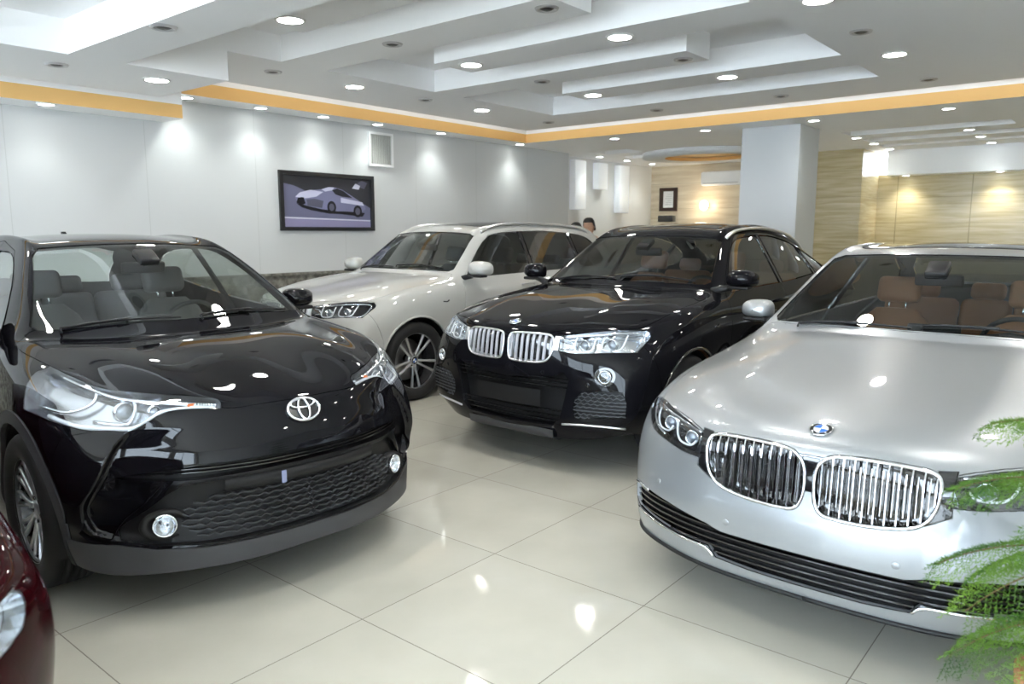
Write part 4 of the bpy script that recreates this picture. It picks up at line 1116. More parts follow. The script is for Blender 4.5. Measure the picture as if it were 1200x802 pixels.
# ------------------------------------------------------------------ black coupe-backed SUV
def suv_spec(coupe=True):
    S = dict(
        k0=[(.775, 0, .905), (.65, 0, .958), (.36, 0, 1.02), (0, 0, 1.075), (-.39, 0, 1.125), (-.465, 0, 1.143), (-.78, 0, 1.33), (-1.10, 0, 1.53)],
        k4=[(.55, .74, .905), (.40, .765, .95), (.12, .78, 1.01), (-.15, .785, 1.045), (-.52, .765, 1.09), (-.64, .735, 1.135), (-.93, .66, 1.325), (-1.22, .575, 1.505)],
        k5=[(.41, .83, .88), (.27, .865, .935), (.05, .885, .985), (-.2, .89, 1.015), (-.52, .88, 1.03), (-.68, .872, 1.04), (-1.0, .862, 1.055), (-1.3, .855, 1.065)],
        px=2.4, pz=2.2,
        side=[([(.5, .845), (.2, .925), (0, .935), (-.6, .915), (-1.5, .91), (-2.4, .92), (-2.9, .93), (-3.6, .82)], [(.5, .80), (.1, .87), (-.8, .90), (-2, .94), (-3.6, .93)]),
              ([(.5, .87), (.2, .945), (0, .95), (-.6, .925), (-1.5, .92), (-2.4, .935), (-2.8, .95), (-3.6, .85)], [(.5, .67), (.1, .74), (-1, .76), (-3.6, .80)]),
              ([(.5, .875), (.2, .945), (0, .95), (-.6, .915), (-1.5, .91), (-2.4, .93), (-2.8, .95), (-3.6, .86)], [(.5, .56), (.1, .60), (-1, .60), (-3.6, .66)]),
              ([(.5, .87), (.2, .94), (0, .945), (-.6, .925), (-1.5, .92), (-2.4, .93), (-2.8, .945), (-3.6, .86)], [(.5, .45), (.1, .46), (-1, .46), (-3.6, .52)]),
              ([(.5, .85), (.2, .92), (0, .925), (-.6, .92), (-1.5, .915), (-2.4, .92), (-2.8, .925), (-3.6, .84)], [(.5, .33), (.1, .33), (-1, .32), (-3.6, .38)]),
              ([(.5, .82), (.2, .86), (0, .86), (-.6, .85), (-1.5, .85), (-2.8, .85), (-3.6, .80)], [(.5, .23), (.1, .24), (-1, .24), (-3.6, .29)])],
        sidefix={(0, 0): (.50, .86, .80), (0, 1): (.55, .872, .67), (0, 2): (.575, .875, .56), (0, 3): (.585, .87, .45), (0, 4): (.57, .85, .36), (0, 5): (.52, .825, .29)},
        front=[[(.80, 0, .80), (.795, .22, .80), (.755, .44, .80), (.70, .60, .80), (.62, .74, .80)],
               [(.818, 0, .67), (.812, .22, .67), (.78, .44, .67), (.735, .60, .67), (.66, .735, .67)],
               [(.80, 0, .56), (.795, .22, .56), (.77, .44, .56), (.73, .60, .56), (.67, .745, .56)],
               [(.79, 0, .45), (.785, .22, .45), (.765, .44, .45), (.73, .60, .45), (.675, .745, .45)],
               [(.79, 0, .33), (.785, .22, .33), (.765, .44, .33), (.725, .60, .335), (.665, .735, .345)],
               [(.745, 0, .23), (.74, .22, .23), (.715, .44, .23), (.67, .60, .245), (.60, .72, .27)]],
        rear=[(-3.80, .96), (-3.84, .84), (-3.85, .68), (-3.84, .54), (-3.80, .40), (-3.74, .30)],
        bump={(1, 2): (0, 0, .005), (2, 2): (0, 0, .011), (3, 2): (0, 0, .012), (1, 3): (0, 0, .006), (2, 3): (0, 0, .012), (3, 3): (0, 0, .014), (4, 3): (0, 0, .01)})
    if coupe:
        S['k0'] += [(-1.45, 0, 1.585), (-1.9, 0, 1.612), (-2.5, 0, 1.565), (-3.0, 0, 1.42), (-3.45, 0, 1.22), (-3.62, 0, 1.16), (-3.72, 0, 1.07)]
        S['k4'] += [(-1.5, .56, 1.55), (-1.95, .555, 1.568), (-2.5, .55, 1.515), (-2.95, .555, 1.385), (-3.35, .60, 1.21), (-3.58, .64, 1.11), (-3.68, .62, 1.04)]
        S['k5'] += [(-1.6, .85, 1.075), (-2.0, .85, 1.09), (-2.5, .85, 1.11), (-2.95, .85, 1.125), (-3.3, .84, 1.12), (-3.5, .80, 1.08), (-3.6, .76, 1.01)]
    else:
        S['k0'] = S['k0'][:6] + [(-.78, 0, 1.345), (-1.07, 0, 1.55), (-1.45, 0, 1.615), (-2.0, 0, 1.645), (-2.8, 0, 1.625), (-3.3, 0, 1.575), (-3.50, 0, 1.40), (-3.64, 0, 1.2), (-3.70, 0, 1.08)]
        S['k4'] = S['k4'][:6] + [(-.92, .665, 1.34), (-1.18, .585, 1.53), (-1.5, .58, 1.58), (-2.0, .578, 1.602), (-2.8, .565, 1.58), (-3.25, .545, 1.53), (-3.46, .60, 1.35), (-3.58, .68, 1.17), (-3.64, .70, 1.06)]
        S['k5'] = S['k5'][:6] + [(-.98, .862, 1.055), (-1.25, .855, 1.062), (-1.6, .85, 1.07), (-2.0, .85, 1.085), (-2.8, .85, 1.105), (-3.2, .845, 1.115), (-3.42, .83, 1.115), (-3.54, .80, 1.08), (-3.6, .77, 1.01)]
    return S

def suv_build(sh, car, P, coupe, seatm, trim, rail):
    front = lambda c, n: c.x > 0.3 and n.x > 0.05
    kid = [(.05, .893), (.18, .900), (.30, .898), (.345, .884), (.366, .85), (.362, .79), (.335, .737), (.28, .713), (.16, .706), (.06, .709), (.027, .73), (.016, .79), (.018, .86)]
    sh.cut(spoly(kid, 4), 'x', 'kidney', front)
    lampo = spoly([(.392, .888, 1), (.55, .912), (.69, .930), (.812, .922, 1), (.842, .88), (.826, .80, 1), (.70, .800), (.51, .787), (.402, .797, 1)], 4)
    sh.cut(lampo, 'x', 'lamp', front)
    sh.cut(circle(.692, .655, .058, 24), 'x', 'fogbezel', front)
    intake = [(-.01, .600), (.38, .638), (.445, .668), (.478, .62), (.445, .49), (.415, .37), (.36, .315), (-.01, .30)]
    sh.cut(intake, 'x', 'intake', front)
    honey = [(.515, .50), (.56, .547), (.66, .566), (.795, .566), (.82, .5), (.815, .41), (.53, .385), (.505, .43)]
    sh.cut(honey, 'x', 'honey', front)
    wsf = lambda c, n: -1.5 < c.x < -.4 and n.x > .15 and c.z > 1.1
    sh.cut(spoly([(-.01, 1.158, 1), (.35, 1.157), (.69, 1.148, 1), (.715, 1.165, 1), (.592, 1.46 if coupe else 1.49, 1), (.54, 1.482 if coupe else 1.512, 1), (.3, 1.497 if coupe else 1.528), (-.01, 1.502 if coupe else 1.534, 1)], 3), 'x', 'windshield', wsf)
    sidef = lambda c, n: c.y > .4 and n.y > .25
    if coupe:
        lo = [(-.79, 1.092), (-1.2, 1.105), (-1.9, 1.12), (-2.5, 1.15), (-2.95, 1.19)]; up = [(-3.0, 1.235), (-2.85, 1.33), (-2.5, 1.435), (-2.0, 1.50), (-1.5, 1.49), (-1.24, 1.44), (-.97, 1.26)]
        pil = ((-1.74, -1.80), (-2.60, -2.66)); rg = [(-.01, 1.52), (.47, 1.49), (.54, 1.30), (.56, 1.24, 1), (-.01, 1.25, 1)]; dr = -2.78
    else:
        lo = [(-.735, 1.088), (-1.2, 1.098), (-2.0, 1.115), (-2.9, 1.14), (-3.1, 1.17)]; up = [(-3.17, 1.25), (-3.08, 1.42), (-2.85, 1.50), (-2.2, 1.54), (-1.6, 1.53), (-1.27, 1.485), (-.98, 1.30)]
        pil = ((-1.74, -1.80), (-2.62, -2.68)); rg = [(-.01, 1.53), (.46, 1.50), (.56, 1.22), (.58, 1.18, 1), (-.01, 1.18, 1)]; dr = -2.78
    so = spoly([(*lo[0], 1)] + lo[1:] + up, 3)
    sh.cut(so, 'y', 'sideglass', sidef)
    for a, b in pil: sh.cut([(a, 1.0), (a - .015, 1.6), (b - .015, 1.6), (b, 1.0)], 'y', 'pillar', sidef, only='sideglass')
    sh.cut(spoly(rg, 2), 'x', 'rearglass', lambda c, n: c.x < -2.8 and n.x < -.15)
    sh.cut(spoly([(-1.32, -.01, 1), (-1.33, .38), (-1.38, .44), (-1.5, .455), (-2.3, .44), (-2.42, .40), (-2.44, -.01, 1)], 3), 'z', 'roofglass', lambda c, n: c.z > 1.4)
    hood = spoly([(.79, -.01, 1), (.772, .14), (.752, .28), (.725, .36), (.66, .47), (.57, .64), (.48, .74), (.40, .785), (.2, .812), (-.2, .82), (-.50, .80, 1), (-.625, .742, 1), (-.545, .45), (-.502, -.01, 1)], 3)
    sh.cut(hood, 'z', 'hood', lambda c, n: n.z > .25 and c.z > .85, only='body')
    sh.cut([(1.2, 0), (1.2, .915), (.52, .90), (.47, .80), (.44, .74), (.395, .60), (.375, .3), (.375, 0)], 'y', 'bumper', lambda c, n: c.x > .3, only='body')
    Rw = .365
    wheel_arch(sh, 0, Rw, Rw, .405); wheel_arch(sh, -2.81, Rw, Rw, .405)
    sh.cut([(-.45, .20), (-.42, .34), (-2.39, .34), (-2.36, .20)], 'y', 'sill', sidef, only='body')
    for nm, pl in (('door1', [(-.62, .34), (-.60, .7), (-.66, 1.05), (-.72, 1.10), (-1.0, 1.30), (-1.28, 1.50), (-1.76, 1.56), (-1.75, 1.0), (-1.77, .34)]), ('door2', [(-1.77, .34), (-1.75, 1.0), (-1.76, 1.56), (-2.4, 1.54 if not coupe else 1.48), (dr - .1, 1.30), (dr, 1.0), (-2.62, .80), (-2.42, .60), (-2.36, .34)])):
        sh.cut(pl, 'y', nm, lambda c, n: c.y > .45 and n.y > .2, only='body')
    sh.part('body', 'body_shell', P, car, gap=.0015, rim=.015)
    sh.part('hood', 'hood', P, car, gap=.002, rim=.015); sh.part('bumper', 'front_bumper', P, car, gap=.0015, rim=.02)
    for s_ in 'LR': sh.part('door1', 'front_door', P, car, gap=.002, rim=.015, sides=s_); sh.part('door2', 'rear_door', P, car, gap=.002, rim=.015, sides=s_)
    sh.part('sill', 'sill_cladding', M_BLACKP, car, gap=.001, rim=.01, off=.004)
    sh.part('windshield', 'windshield', M_GLASSW if coupe else M_GLASS, car, gap=.006, rim=0, off=-.003); sh.part('windshield', 'windshield_seal', M_BLACKP, car, walls=True, rim=.02, off=.001)
    for s_ in 'LR':
        g = sh.part('sideglass', 'side_window', M_GLASSD, car, gap=.008, rim=0, off=-.004, sides=s_); sh.part('sideglass', 'window_trim', trim, g, walls=True, rim=.014, off=.004, sides=s_)
        sh.part('pillar', 'door_pillar', M_GLOSSB, car, rim=.01, off=-.002, sides=s_)
    sh.part('rearglass', 'rear_window', M_GLASSD, car, gap=.006, rim=.01, off=-.003)
    sh.part('roofglass', 'roof_glass', mat('roof_glass_black', (.012, .010, .014), .25, coat=1.0, spec=0, cior=1.2), car, gap=.004, rim=.01, off=.002)
    kidney(sh, car, kid, P, 8, .020, .362, bar_w=.019, frame_w=.013, depth=.05, bar=mat('silver_slat_paint', (.50, .50, .55), .3, .35), frame=M_SATIN, barback=False)
    tr = MB()
    for sd in (1, -1):
        for w0, w1 in (((.372, .882), (.385, .80)),):
            tr.grid([[S_(sh.surf(y, z, 'x', .004), sd) for y in (.362, .378, .396)] for z in (.884, .86, .83, .80)], flip=sd < 0)
    tr.build('grille_surround', M_SATIN, car)
    sh.part('intake', 'intake_back', M_BLACKP, car, push=(-.08, 0, 0), rim=0); sh.part('intake', 'intake_wall', M_GLOSSB, car, walls=True, rimdir=(-1, 0, 0), rim=.08)
    slats(sh, intake, [.34, .375, .41, .56, .59, .615], off=-.03, dep=.02).build('intake_slats', M_GLOSSB, car)
    pb = MB(); rows = [[Vector((sh.surf(y, .48, 'x').x + .004 - .006 * abs(z - .48) / .06, y, z)) for y in [(-.27 + .54 * i / 12) for i in range(13)]] for z in (.425, .43, .48, .53, .535)]
    pb.grid(rows, flip=True); pb.build('plate_holder', M_BLACKP, car)
    for s_ in 'LR':
        sh.part('honey', 'side_intake_back', M_BLACKP, car, push=(-.03, 0, 0), rim=0, sides=s_); sh.part('honey', 'side_intake_wall', M_GLOSSB, car, walls=True, rimdir=(-1, 0, 0), rim=.03, sides=s_)
    hm = MB(); hz = [.392 + .022 * i for i in range(8)]
    for i, z in enumerate(hz): slats(sh, honey, [z], off=-.004, dep=.012, t=.0055, wave=(.006, .042, PI * (i % 2)), mb=hm)
    hm.build('honeycomb_mesh', mat('mesh_grey_plastic', (.075, .08, .09), .35), car)
    sh.part('fogbezel', 'fog_bezel', M_GLOSSB, car, off=-.012, rim=0); sh.part('fogbezel', 'fog_bezel_wall', M_GLOSSB, car, walls=True, rim=.014)
    disc_lamp(sh, car, .692, .655, .036, off=.004)
    lip = MB()
    for sd in (1, -1): lip.tube([S_(p, sd) for p in sh.line([(.43, .335), (.55, .345), (.70, .345), (.80, .335)], 'x', .003, 4)], .007, 8)
    lip.build('bumper_accent', M_SATIN if coupe else M_BLACKP, car)
    sk = MB(); sk.grid([[Vector((x, y, z)) for y in (-.36, -.25, 0, .25, .36)] for x, z in ((.77, .285), (.76, .235), (.70, .205), (.6, .2))]); sk.build('skid_plate', M_GREYP, car)
    ps = MB()
    for sd in (1, -1):
        for y, z in ((.30, .655), (.60, .60)):
            p = S_(sh.surf(y, z, 'x'), sd); n = sh.normal(S_(p, sd)); ps.lathe([(.012, -.002), (.013, .0015), (.011, .0025), (0, .003)], 20, aim(p, (n.x, n.y * sd, n.z)))
    ps.build('parking_sensor', P, car)
    def inner(lens, sd):
        for y, z in ((.70, .862), (.545, .850)):
            projector(sh, lens, sd, y, z, .030, off=-.05)
            guide(sh, lens, sd, [(y - .052, z + .040), (y - .054, z - .025), (y - .030, z - .047), (y + .030, z - .045), (y + .056, z - .022), (y + .054, z + .045)], .006, -.018, n=3)
        guide(sh, lens, sd, [(.40, .872), (.46, .862), (.48, .83), (.41, .815)], .006, -.02, M_REFL, n=3)
        guide(sh, lens, sd, [(.41, .885), (.55, .903), (.69, .918), (.80, .910), (.825, .87), (.812, .812), (.70, .812)], .008, -.014, M_REFL, n=4, name='lamp_trim')
    lamp(sh, car, 'lamp', M_REFL if coupe else M_LAMPD, .06, inner)
    n = sh.normal(sh.surf(.70, 0, 'z')); roundel(car, aim(sh.surf(.703, 0, 'z', .001), n, (-1, 0, 0)) @ Matrix.Rotation(PI, 4, 'Z'), .041)
    underbody(car, .72, -3.7, .74, .24, 2.81, Rw + .02)
    for x in (0, -2.81):
        for sd in (1, -1): wheel(car, x, sd * .80, Rw, .262, .25, 'double5', sd)
    # arch lips
    for cx_ in (0, -2.81):
        ar = MB()
        for sd in (1, -1):
            q = [S_(sh.surf(cx_ + .412 * math.cos(a), Rw + .412 * math.sin(a), 'y', .002), sd) for a in [(-.18 + 1.36 * i / 24) * PI for i in range(25)]]
            q = [p for p in q if p.z > .26]; ar.tube(q, .010, 6)
        ar.build('arch_trim', P if not coupe else M_GLOSSB, car)
    interior(car, sh, -.65, 1.10, seatm, .68, -1.55, -2.35, .60, .62, -2.75, beltz=1.06)
    rearview(car, -1.02, 1.37)
    for sd in (1, -1):
        if coupe: door_mirror(car, -.68, sd * .94, 1.19, sd, P, s=.9)
        else: door_mirror(car, -.74, sd * .98, 1.17, sd, P, s=1.0)
        r_ = MB(); q = [S_(sh.surf(x, .585 if x > -2.6 else .575, 'z', .0) + Vector((0, 0, dz)), sd) for x, dz in [(-1.20, -.005), (-1.3, .022), (-1.5, .038), (-1.9, .040), (-2.3, .038), (-2.6, .03), (-2.8 if coupe else -3.0, .02), (-2.95 if coupe else -3.1, -.008)]]
        q = catmull(q, 4); r_.tube(q, .014, 8, sx=1.3); r_.build('roof_rail', rail, car)
        for x, z in ((-1.60, .985), (-2.52, 1.0)):
            p = sh.surf(x, z, 'y', .0); h = MB(); hp = [S_(sh.surf(x + dx, z, 'y', o), sd) for dx, o in ((.10, .004), (.075, .03), (0, .038), (-.075, .03), (-.10, .004))]
            h.tube(catmull(hp, 4), .011, 8, sx=1.0); h.build('door_handle', P, car)
        bd = MB(); c0 = sh.surf(-.36, .885, 'y', .002); bd.tube([S_(sh.surf(-.33, .888, 'y', .003), sd), S_(sh.surf(-.38, .882, 'y', .003), sd), S_(sh.surf(-.405, .896, 'y', .003), sd)], .006, 5); bd.build('fender_badge', M_BLACKE, car)
    wiper(car, (-.54, .05), (-.63, .62), sh); wiper(car, (-.56, -.55), (-.52, .0), sh)
    for sd in (1, -1):
        tl = MB(); tl.tube([S_(sh.surf(y, z, 'b'), sd) for y, z in ((.45, 1.0), (.62, 1.01), (.76, 1.0))], .03, 8); tl.build('tail_light', mat('tail_lamp_red', (.4, .01, .01), .15, coat=1), car)
    return sh, car
def black_suv():
    P = mat('black_sapphire_paint', (0.006, 0.006, 0.008), 0.3, 0.0, coat=1.0, spec=0.0, cior=1.29)
    car = empty('suv_car', (4.568, 3.148, 0), 3.1365, 'black coupe-backed SUV with silver twin grille, parked between the white SUV and the silver saloon', 'car')
    return suv_build(Shell(suv_spec(True), creases=[('t', 5, 11, 4, 0.35), ('t', 0, 4, 2, .5)]), car, P, True, M_BEIGE, M_GLOSSB, M_SATIN)
shx4, carx4 = black_suv()
# ------------------------------------------------------------------ white SUV
def white_suv():
    P = mat('white_gloss_paint', (0.45, 0.45, 0.43), 0.3, 0.0, coat=1.0)
    car = empty('suv_car', (4.763, 5.936, 0), 3.1157, 'white SUV with double-spoke alloy wheels, parked beside the long white wall', 'car')
    return suv_build(Shell(suv_spec(False), creases=[('t', 5, 11, 4, 0.35)]), car, P, False, M_INTG, M_GLOSSB, M_SATIN)
shx3, carx3 = white_suv()
# ------------------------------------------------------------------ black crossover
def black_crossover():
    P = mat('black_mica_paint', (0.005, 0.005, 0.007), 0.3, 0.0, coat=1.0, spec=0.0, cior=1.36)
    car = empty('crossover_car', (1.9664, 3.5376, 0), 4.6387, 'black crossover with swept-back headlamps and oval nose badge, nearest the dark red car', 'car')
    S = dict(
        k0=[(.775, 0, .805), (.68, 0, .86), (.45, 0, .935), (.2, 0, .985), (-.10, 0, 1.03), (-.17, 0, 1.048), (-.55, 0, 1.25), (-.93, 0, 1.445), (-1.25, 0, 1.50), (-1.7, 0, 1.52), (-2.3, 0, 1.475), (-2.9, 0, 1.32), (-3.2, 0, 1.12), (-3.3, 0, 1.05), (-3.38, 0, .95)],
        k4=[(.58, .61, .83), (.44, .71, .905), (.2, .75, .965), (-.05, .755, 1.0), (-.28, .735, 1.035), (-.38, .708, 1.065), (-.70, .635, 1.27), (-1.04, .545, 1.44), (-1.35, .525, 1.478), (-1.75, .52, 1.49), (-2.3, .50, 1.435), (-2.8, .50, 1.29), (-3.1, .56, 1.1), (-3.22, .62, 1.0), (-3.3, .62, .93)],
        k5=[(.46, .755, .80), (.30, .825, .87), (.05, .85, .93), (-.2, .845, .96), (-.4, .825, .98), (-.5, .815, .995), (-.85, .80, 1.02), (-1.2, .79, 1.045), (-1.5, .785, 1.065), (-1.9, .79, 1.09), (-2.4, .80, 1.10), (-2.8, .80, 1.10), (-3.05, .78, 1.05), (-3.18, .74, .98), (-3.26, .70, .9)],
        px=2.4, pz=2.2,
        side=[([(.5, .79), (.2, .875), (0, .885), (-.6, .85), (-1.4, .84), (-2.4, .89), (-2.7, .895), (-3.2, .80)], [(.5, .74), (.1, .83), (-.8, .86), (-2, .90), (-3.2, .84)]),
              ([(.5, .82), (.2, .895), (0, .90), (-.6, .865), (-1.4, .855), (-2.3, .90), (-2.7, .91), (-3.2, .82)], [(.5, .64), (.1, .71), (-1, .72), (-3.2, .72)]),
              ([(.5, .825), (.2, .895), (0, .90), (-.6, .85), (-1.4, .845), (-2.3, .895), (-2.7, .91), (-3.2, .82)], [(.5, .53), (.1, .58), (-1, .57), (-3.2, .60)]),
              ([(.5, .82), (.2, .89), (0, .895), (-.6, .86), (-1.4, .86), (-2.3, .89), (-2.7, .90), (-3.2, .82)], [(.5, .42), (.1, .44), (-1, .43), (-3.2, .48)]),
              ([(.5, .81), (.2, .88), (0, .885), (-.6, .87), (-1.4, .87), (-2.3, .88), (-2.7, .89), (-3.2, .80)], [(.5, .30), (.1, .31), (-1, .30), (-3.2, .36)]),
              ([(.5, .78), (.2, .83), (0, .83), (-.6, .82), (-1.4, .82), (-2.7, .83), (-3.2, .77)], [(.5, .20), (.1, .21), (-1, .21), (-3.2, .27)])],
        sidefix={(0, 0): (.48, .79, .74), (0, 1): (.515, .81, .64), (0, 2): (.525, .815, .53), (0, 3): (.50, .805, .42), (0, 4): (.49, .80, .30), (0, 5): (.48, .785, .195)},
        front=[[(.815, 0, .74), (.80, .20, .74), (.745, .38, .74), (.67, .53, .74), (.575, .66, .74)],
               [(.85, 0, .64), (.84, .20, .64), (.785, .38, .64), (.70, .54, .64), (.60, .68, .64)],
               [(.85, 0, .53), (.84, .20, .53), (.785, .38, .53), (.70, .55, .53), (.60, .69, .53)],
               [(.84, 0, .42), (.83, .20, .42), (.775, .38, .42), (.69, .55, .42), (.59, .69, .42)],
               [(.87, 0, .30), (.86, .20, .30), (.805, .38, .30), (.71, .56, .30), (.60, .70, .30)],
               [(.86, 0, .20), (.85, .20, .197), (.80, .38, .19), (.71, .56, .187), (.605, .70, .187)]],
        bump={(1, 2): (0, 0, .012), (2, 2): (0, 0, .014), (3, 2): (0, 0, .008), (1, 1): (0, 0, -.008), (2, 1): (0, 0, -.010), (1, 3): (0, 0, -.012), (2, 3): (0, 0, -.010), (3, 3): (0, 0, -.004)},
        rear=[(-3.46, .86), (-3.5, .74), (-3.5, .62), (-3.5, .50), (-3.46, .38), (-3.4, .28)])
    ridge = [(.30, .62), (.36, .775), (.46, .80), (.60, .745), (.70, .690), (.78, .625)]     # (z, |y|) of the corner blade's edge
    def deform(co):
        y, z, x = abs(co.y), co.z, co.x
        if x < .30 or z < .32 or z > .76: return co
        ry = interp(z, ridge); d = ry - y
        t = min(1, max(0, (d + .006) / .028)); st = t * t * (3 - 2 * t)
        f = max(0, 1 - max(0, d - .03) / .20); f = f * f * (3 - 2 * f)
        e = min(1, (z - .32) / .05, (.76 - z) / .07); e = max(0, e)
        out = .014 * math.exp(-(d / .05) ** 2) * e * (1 if d < 0 else 0)
        return co + Vector((-.034 * st * f * e + out * .6, out * (1 if co.y > 0 else -1) * .6, 0))
    sh = Shell(S, level=4, creases=[('t', 5, 11, 4, 0.35)], deform=deform)
    front = lambda c, n: c.x > 0.0 and n.x > 0.03
    lampo = spoly([(.318, .838, 1), (.335, .857), (.44, .874), (.65, .905), (.731, .945), (.766, .975, 1), (.858, .932), (.895, .86, 1), (.888, .815), (.778, .770), (.70, .762), (.634, .755, 1), (.545, .812), (.48, .828), (.386, .826), (.33, .820, 1)], 3)
    sh.cut(lampo, 'x', 'lamp', lambda c, n: c.x > -.1)
    sh.cut([(.19, .6), (.05, 1.1), (-1, 1.1), (-1, .6)], 'y', 'body', None, only='lamp')
    slot = spoly([(-.01, .617, 1), (.24, .617), (.45, .610), (.62, .592), (.70, .575, 1), (.62, .563), (.45, .556), (.24, .566), (-.01, .569, 1)], 3)
    sh.cut(slot, 'x', 'slot', front)
    lower = [(-.01, .548), (.30, .545), (.50, .535), (.555, .50), (.61, .445), (.665, .40), (.70, .365), (.70, .33), (.60, .300), (.45, .290), (.2, .295), (-.01, .297)]
    sh.cut(lower, 'x', 'lower', front)
    tri = [(.722, .585), (.80, .42), (.815, .36), (.795, .33), (.735, .322), (.715, .345), (.675, .41), (.62, .47), (.572, .538), (.63, .552)]
    sh.cut(tri, 'x', 'tri', front)
    lip = [(-.01, .285), (.2, .283), (.45, .278), (.60, .288), (.71, .312), (.80, .318), (.9, .335), (.9, .1), (-.01, .1)]
    sh.cut(lip, 'x', 'lip', lambda c, n: c.x > .40, only='body')
    wsf = lambda c, n: -1.4 < c.x < -.2 and n.x > .15 and c.z > 1.0
    sh.cut(spoly([(-.01, 1.086, 1), (.35, 1.083), (.675, 1.072, 1), (.70, 1.09, 1), (.538, 1.41, 1), (.49, 1.443, 1), (.25, 1.460), (-.01, 1.465, 1)], 3), 'x', 'windshield', wsf)
    sidef = lambda c, n: c.y > .4 and n.y > .25
    so = spoly([(-.60, 1.045, 1), (-1.0, 1.07), (-1.4, 1.10), (-2.0, 1.17), (-2.32, 1.25, 1), (-2.1, 1.35), (-1.8, 1.41), (-1.35, 1.425), (-1.1, 1.395), (-.84, 1.26)], 3)
    sh.cut(so, 'y', 'sideglass', sidef)
    sh.cut([(-1.42, 1.0), (-1.44, 1.6), (-1.50, 1.6), (-1.49, 1.0)], 'y', 'pillar', sidef, only='sideglass')
    sh.cut(spoly([(-.01, 1.43), (.42, 1.40), (.52, 1.20), (.55, 1.13, 1), (-.01, 1.13, 1)], 2), 'x', 'rearglass', lambda c, n: c.x < -2.4 and n.x < -.15)
    hood = spoly([(.765, -.01, 1), (.757, .12), (.745, .25), (.728, .318, 1), (.61, .44), (.478, .652), (.294, .735), (.066, .772), (-.2, .79), (-.36, .775, 1), (-.385, .712, 1), (-.325, .5), (-.262, .25), (-.242, -.01, 1)], 3)
    sh.cut(hood, 'z', 'hood', lambda c, n: n.z > .2 and c.z > .78, only='body')
    sh.cut([(1.2, 0), (1.2, .83), (.60, .83), (.50, .76), (.42, .74), (.37, .60), (.355, .3), (.355, 0)], 'y', 'bumper', lambda c, n: c.x > .3, only='body')
    Rw = .34
    sh.cut(circle(0, Rw, .445, 40), 'y', 'clad', lambda c, n: c.y > .5 and c.z < .83 and c.x < .43, only=['body', 'bumper'])
    sh.cut(circle(-2.64, Rw, .445, 40), 'y', 'clad', lambda c, n: c.y > .5 and c.z < .83, only='body')
    sh.cut([(-.42, .18), (-.42, .33), (-2.24, .34), (-2.22, .18)], 'y', 'clad', sidef, only='body')
    wheel_arch(sh, 0, Rw, Rw, .39); wheel_arch(sh, -2.64, Rw, Rw, .39)
    for nm, pl in (('door1', [(-.46, .34), (-.44, .7), (-.50, 1.0), (-.60, 1.06), (-.85, 1.28), (-1.15, 1.43), (-1.46, 1.48), (-1.45, 1.0), (-1.47, .34)]), ('door2', [(-1.47, .34), (-1.45, 1.0), (-1.46, 1.48), (-1.9, 1.45), (-2.4, 1.28), (-2.42, 1.0), (-2.3, .80), (-2.22, .60), (-2.2, .34)])):
        sh.cut(pl, 'y', nm, lambda c, n: c.y > .45 and n.y > .2, only='body')
    sh.part('body', 'body_shell', P, car, gap=.0015, rim=.015)
    sh.part('hood', 'hood', P, car, gap=.002, rim=.015); sh.part('bumper', 'front_bumper', P, car, gap=.0015, rim=.02)
    for s_ in 'LR':
        sh.part('door1', 'front_door', P, car, gap=.002, rim=.015, sides=s_); sh.part('door2', 'rear_door', P, car, gap=.002, rim=.015, sides=s_)
        sh.part('clad', 'arch_cladding', M_GREYP, car, gap=.001, rim=.02, off=.005, sides=s_)
        sh.part('tri', 'bumper_corner_panel', P, car, push=(-.016, -.004, 0), rim=0, sides=s_); sh.part('tri', 'bumper_corner_wall', P, car, walls=True, rimdir=(-1, -.2, 0) if s_ == 'L' else (-1, -.2, 0), rim=.017, sides=s_)
        g = sh.part('sideglass', 'side_window', M_GLASS, car, gap=.008, rim=0, off=-.004, sides=s_); sh.part('sideglass', 'window_trim', M_GLOSSB, g, walls=True, rim=.014, off=.003, sides=s_)
        sh.part('pillar', 'door_pillar', M_GLOSSB, car, rim=.01, off=-.002, sides=s_)
    sh.part('lip', 'bumper_lip', M_GREYP, car, gap=.0015, rim=.02, off=.002)
    sh.part('windshield', 'windshield', M_GLASS, car, gap=.006, rim=0, off=-.003); sh.part('windshield', 'windshield_seal', M_BLACKP, car, walls=True, rim=.02, off=.001)
    sh.part('rearglass', 'rear_window', M_GLASS, car, gap=.006, rim=.01, off=-.003)
    sh.part('slot', 'upper_grille_back', M_BLACKP, car, push=(-.045, 0, 0), rim=0); sh.part('slot', 'upper_grille_wall', M_GLOSSB, car, walls=True, rimdir=(-1, 0, 0), rim=.045)
    slats(sh, slot, [.585, .600], off=-.012, dep=.02, t=.004).build('upper_grille_slats', M_GLOSSB, car)
    sh.part('lower', 'lower_grille_back', M_BLACKP, car, push=(-.04, 0, 0), rim=0); sh.part('lower', 'lower_grille_wall', M_BLACKP, car, walls=True, rimdir=(-1, 0, 0), rim=.04)
    hm = MB(); mesh = [(-.01, .488), (.40, .478), (.50, .44), (.52, .37), (.46, .315), (-.01, .315)]
    for i in range(8): slats(sh, mesh, [.325 + .021 * i], off=-.014, dep=.012, t=.0055, wave=(.005, .05, PI * (i % 2)), mb=hm)
    hm.build('lower_grille_mesh', mat('mesh_black_plastic', (.035, .037, .042), .3), car)
    pb = MB(); rows = [[Vector((sh.surf(y, z, 'x').x + dx, y, z)) for y in [(-.36 + .72 * i / 14) for i in range(15)]] for z, dx in ((.486, -.035), (.488, -.004), (.515, .002), (.543, -.002), (.545, -.035))]
    pb.grid(rows, flip=True); pb.build('plate_panel', M_BLACKP, car)
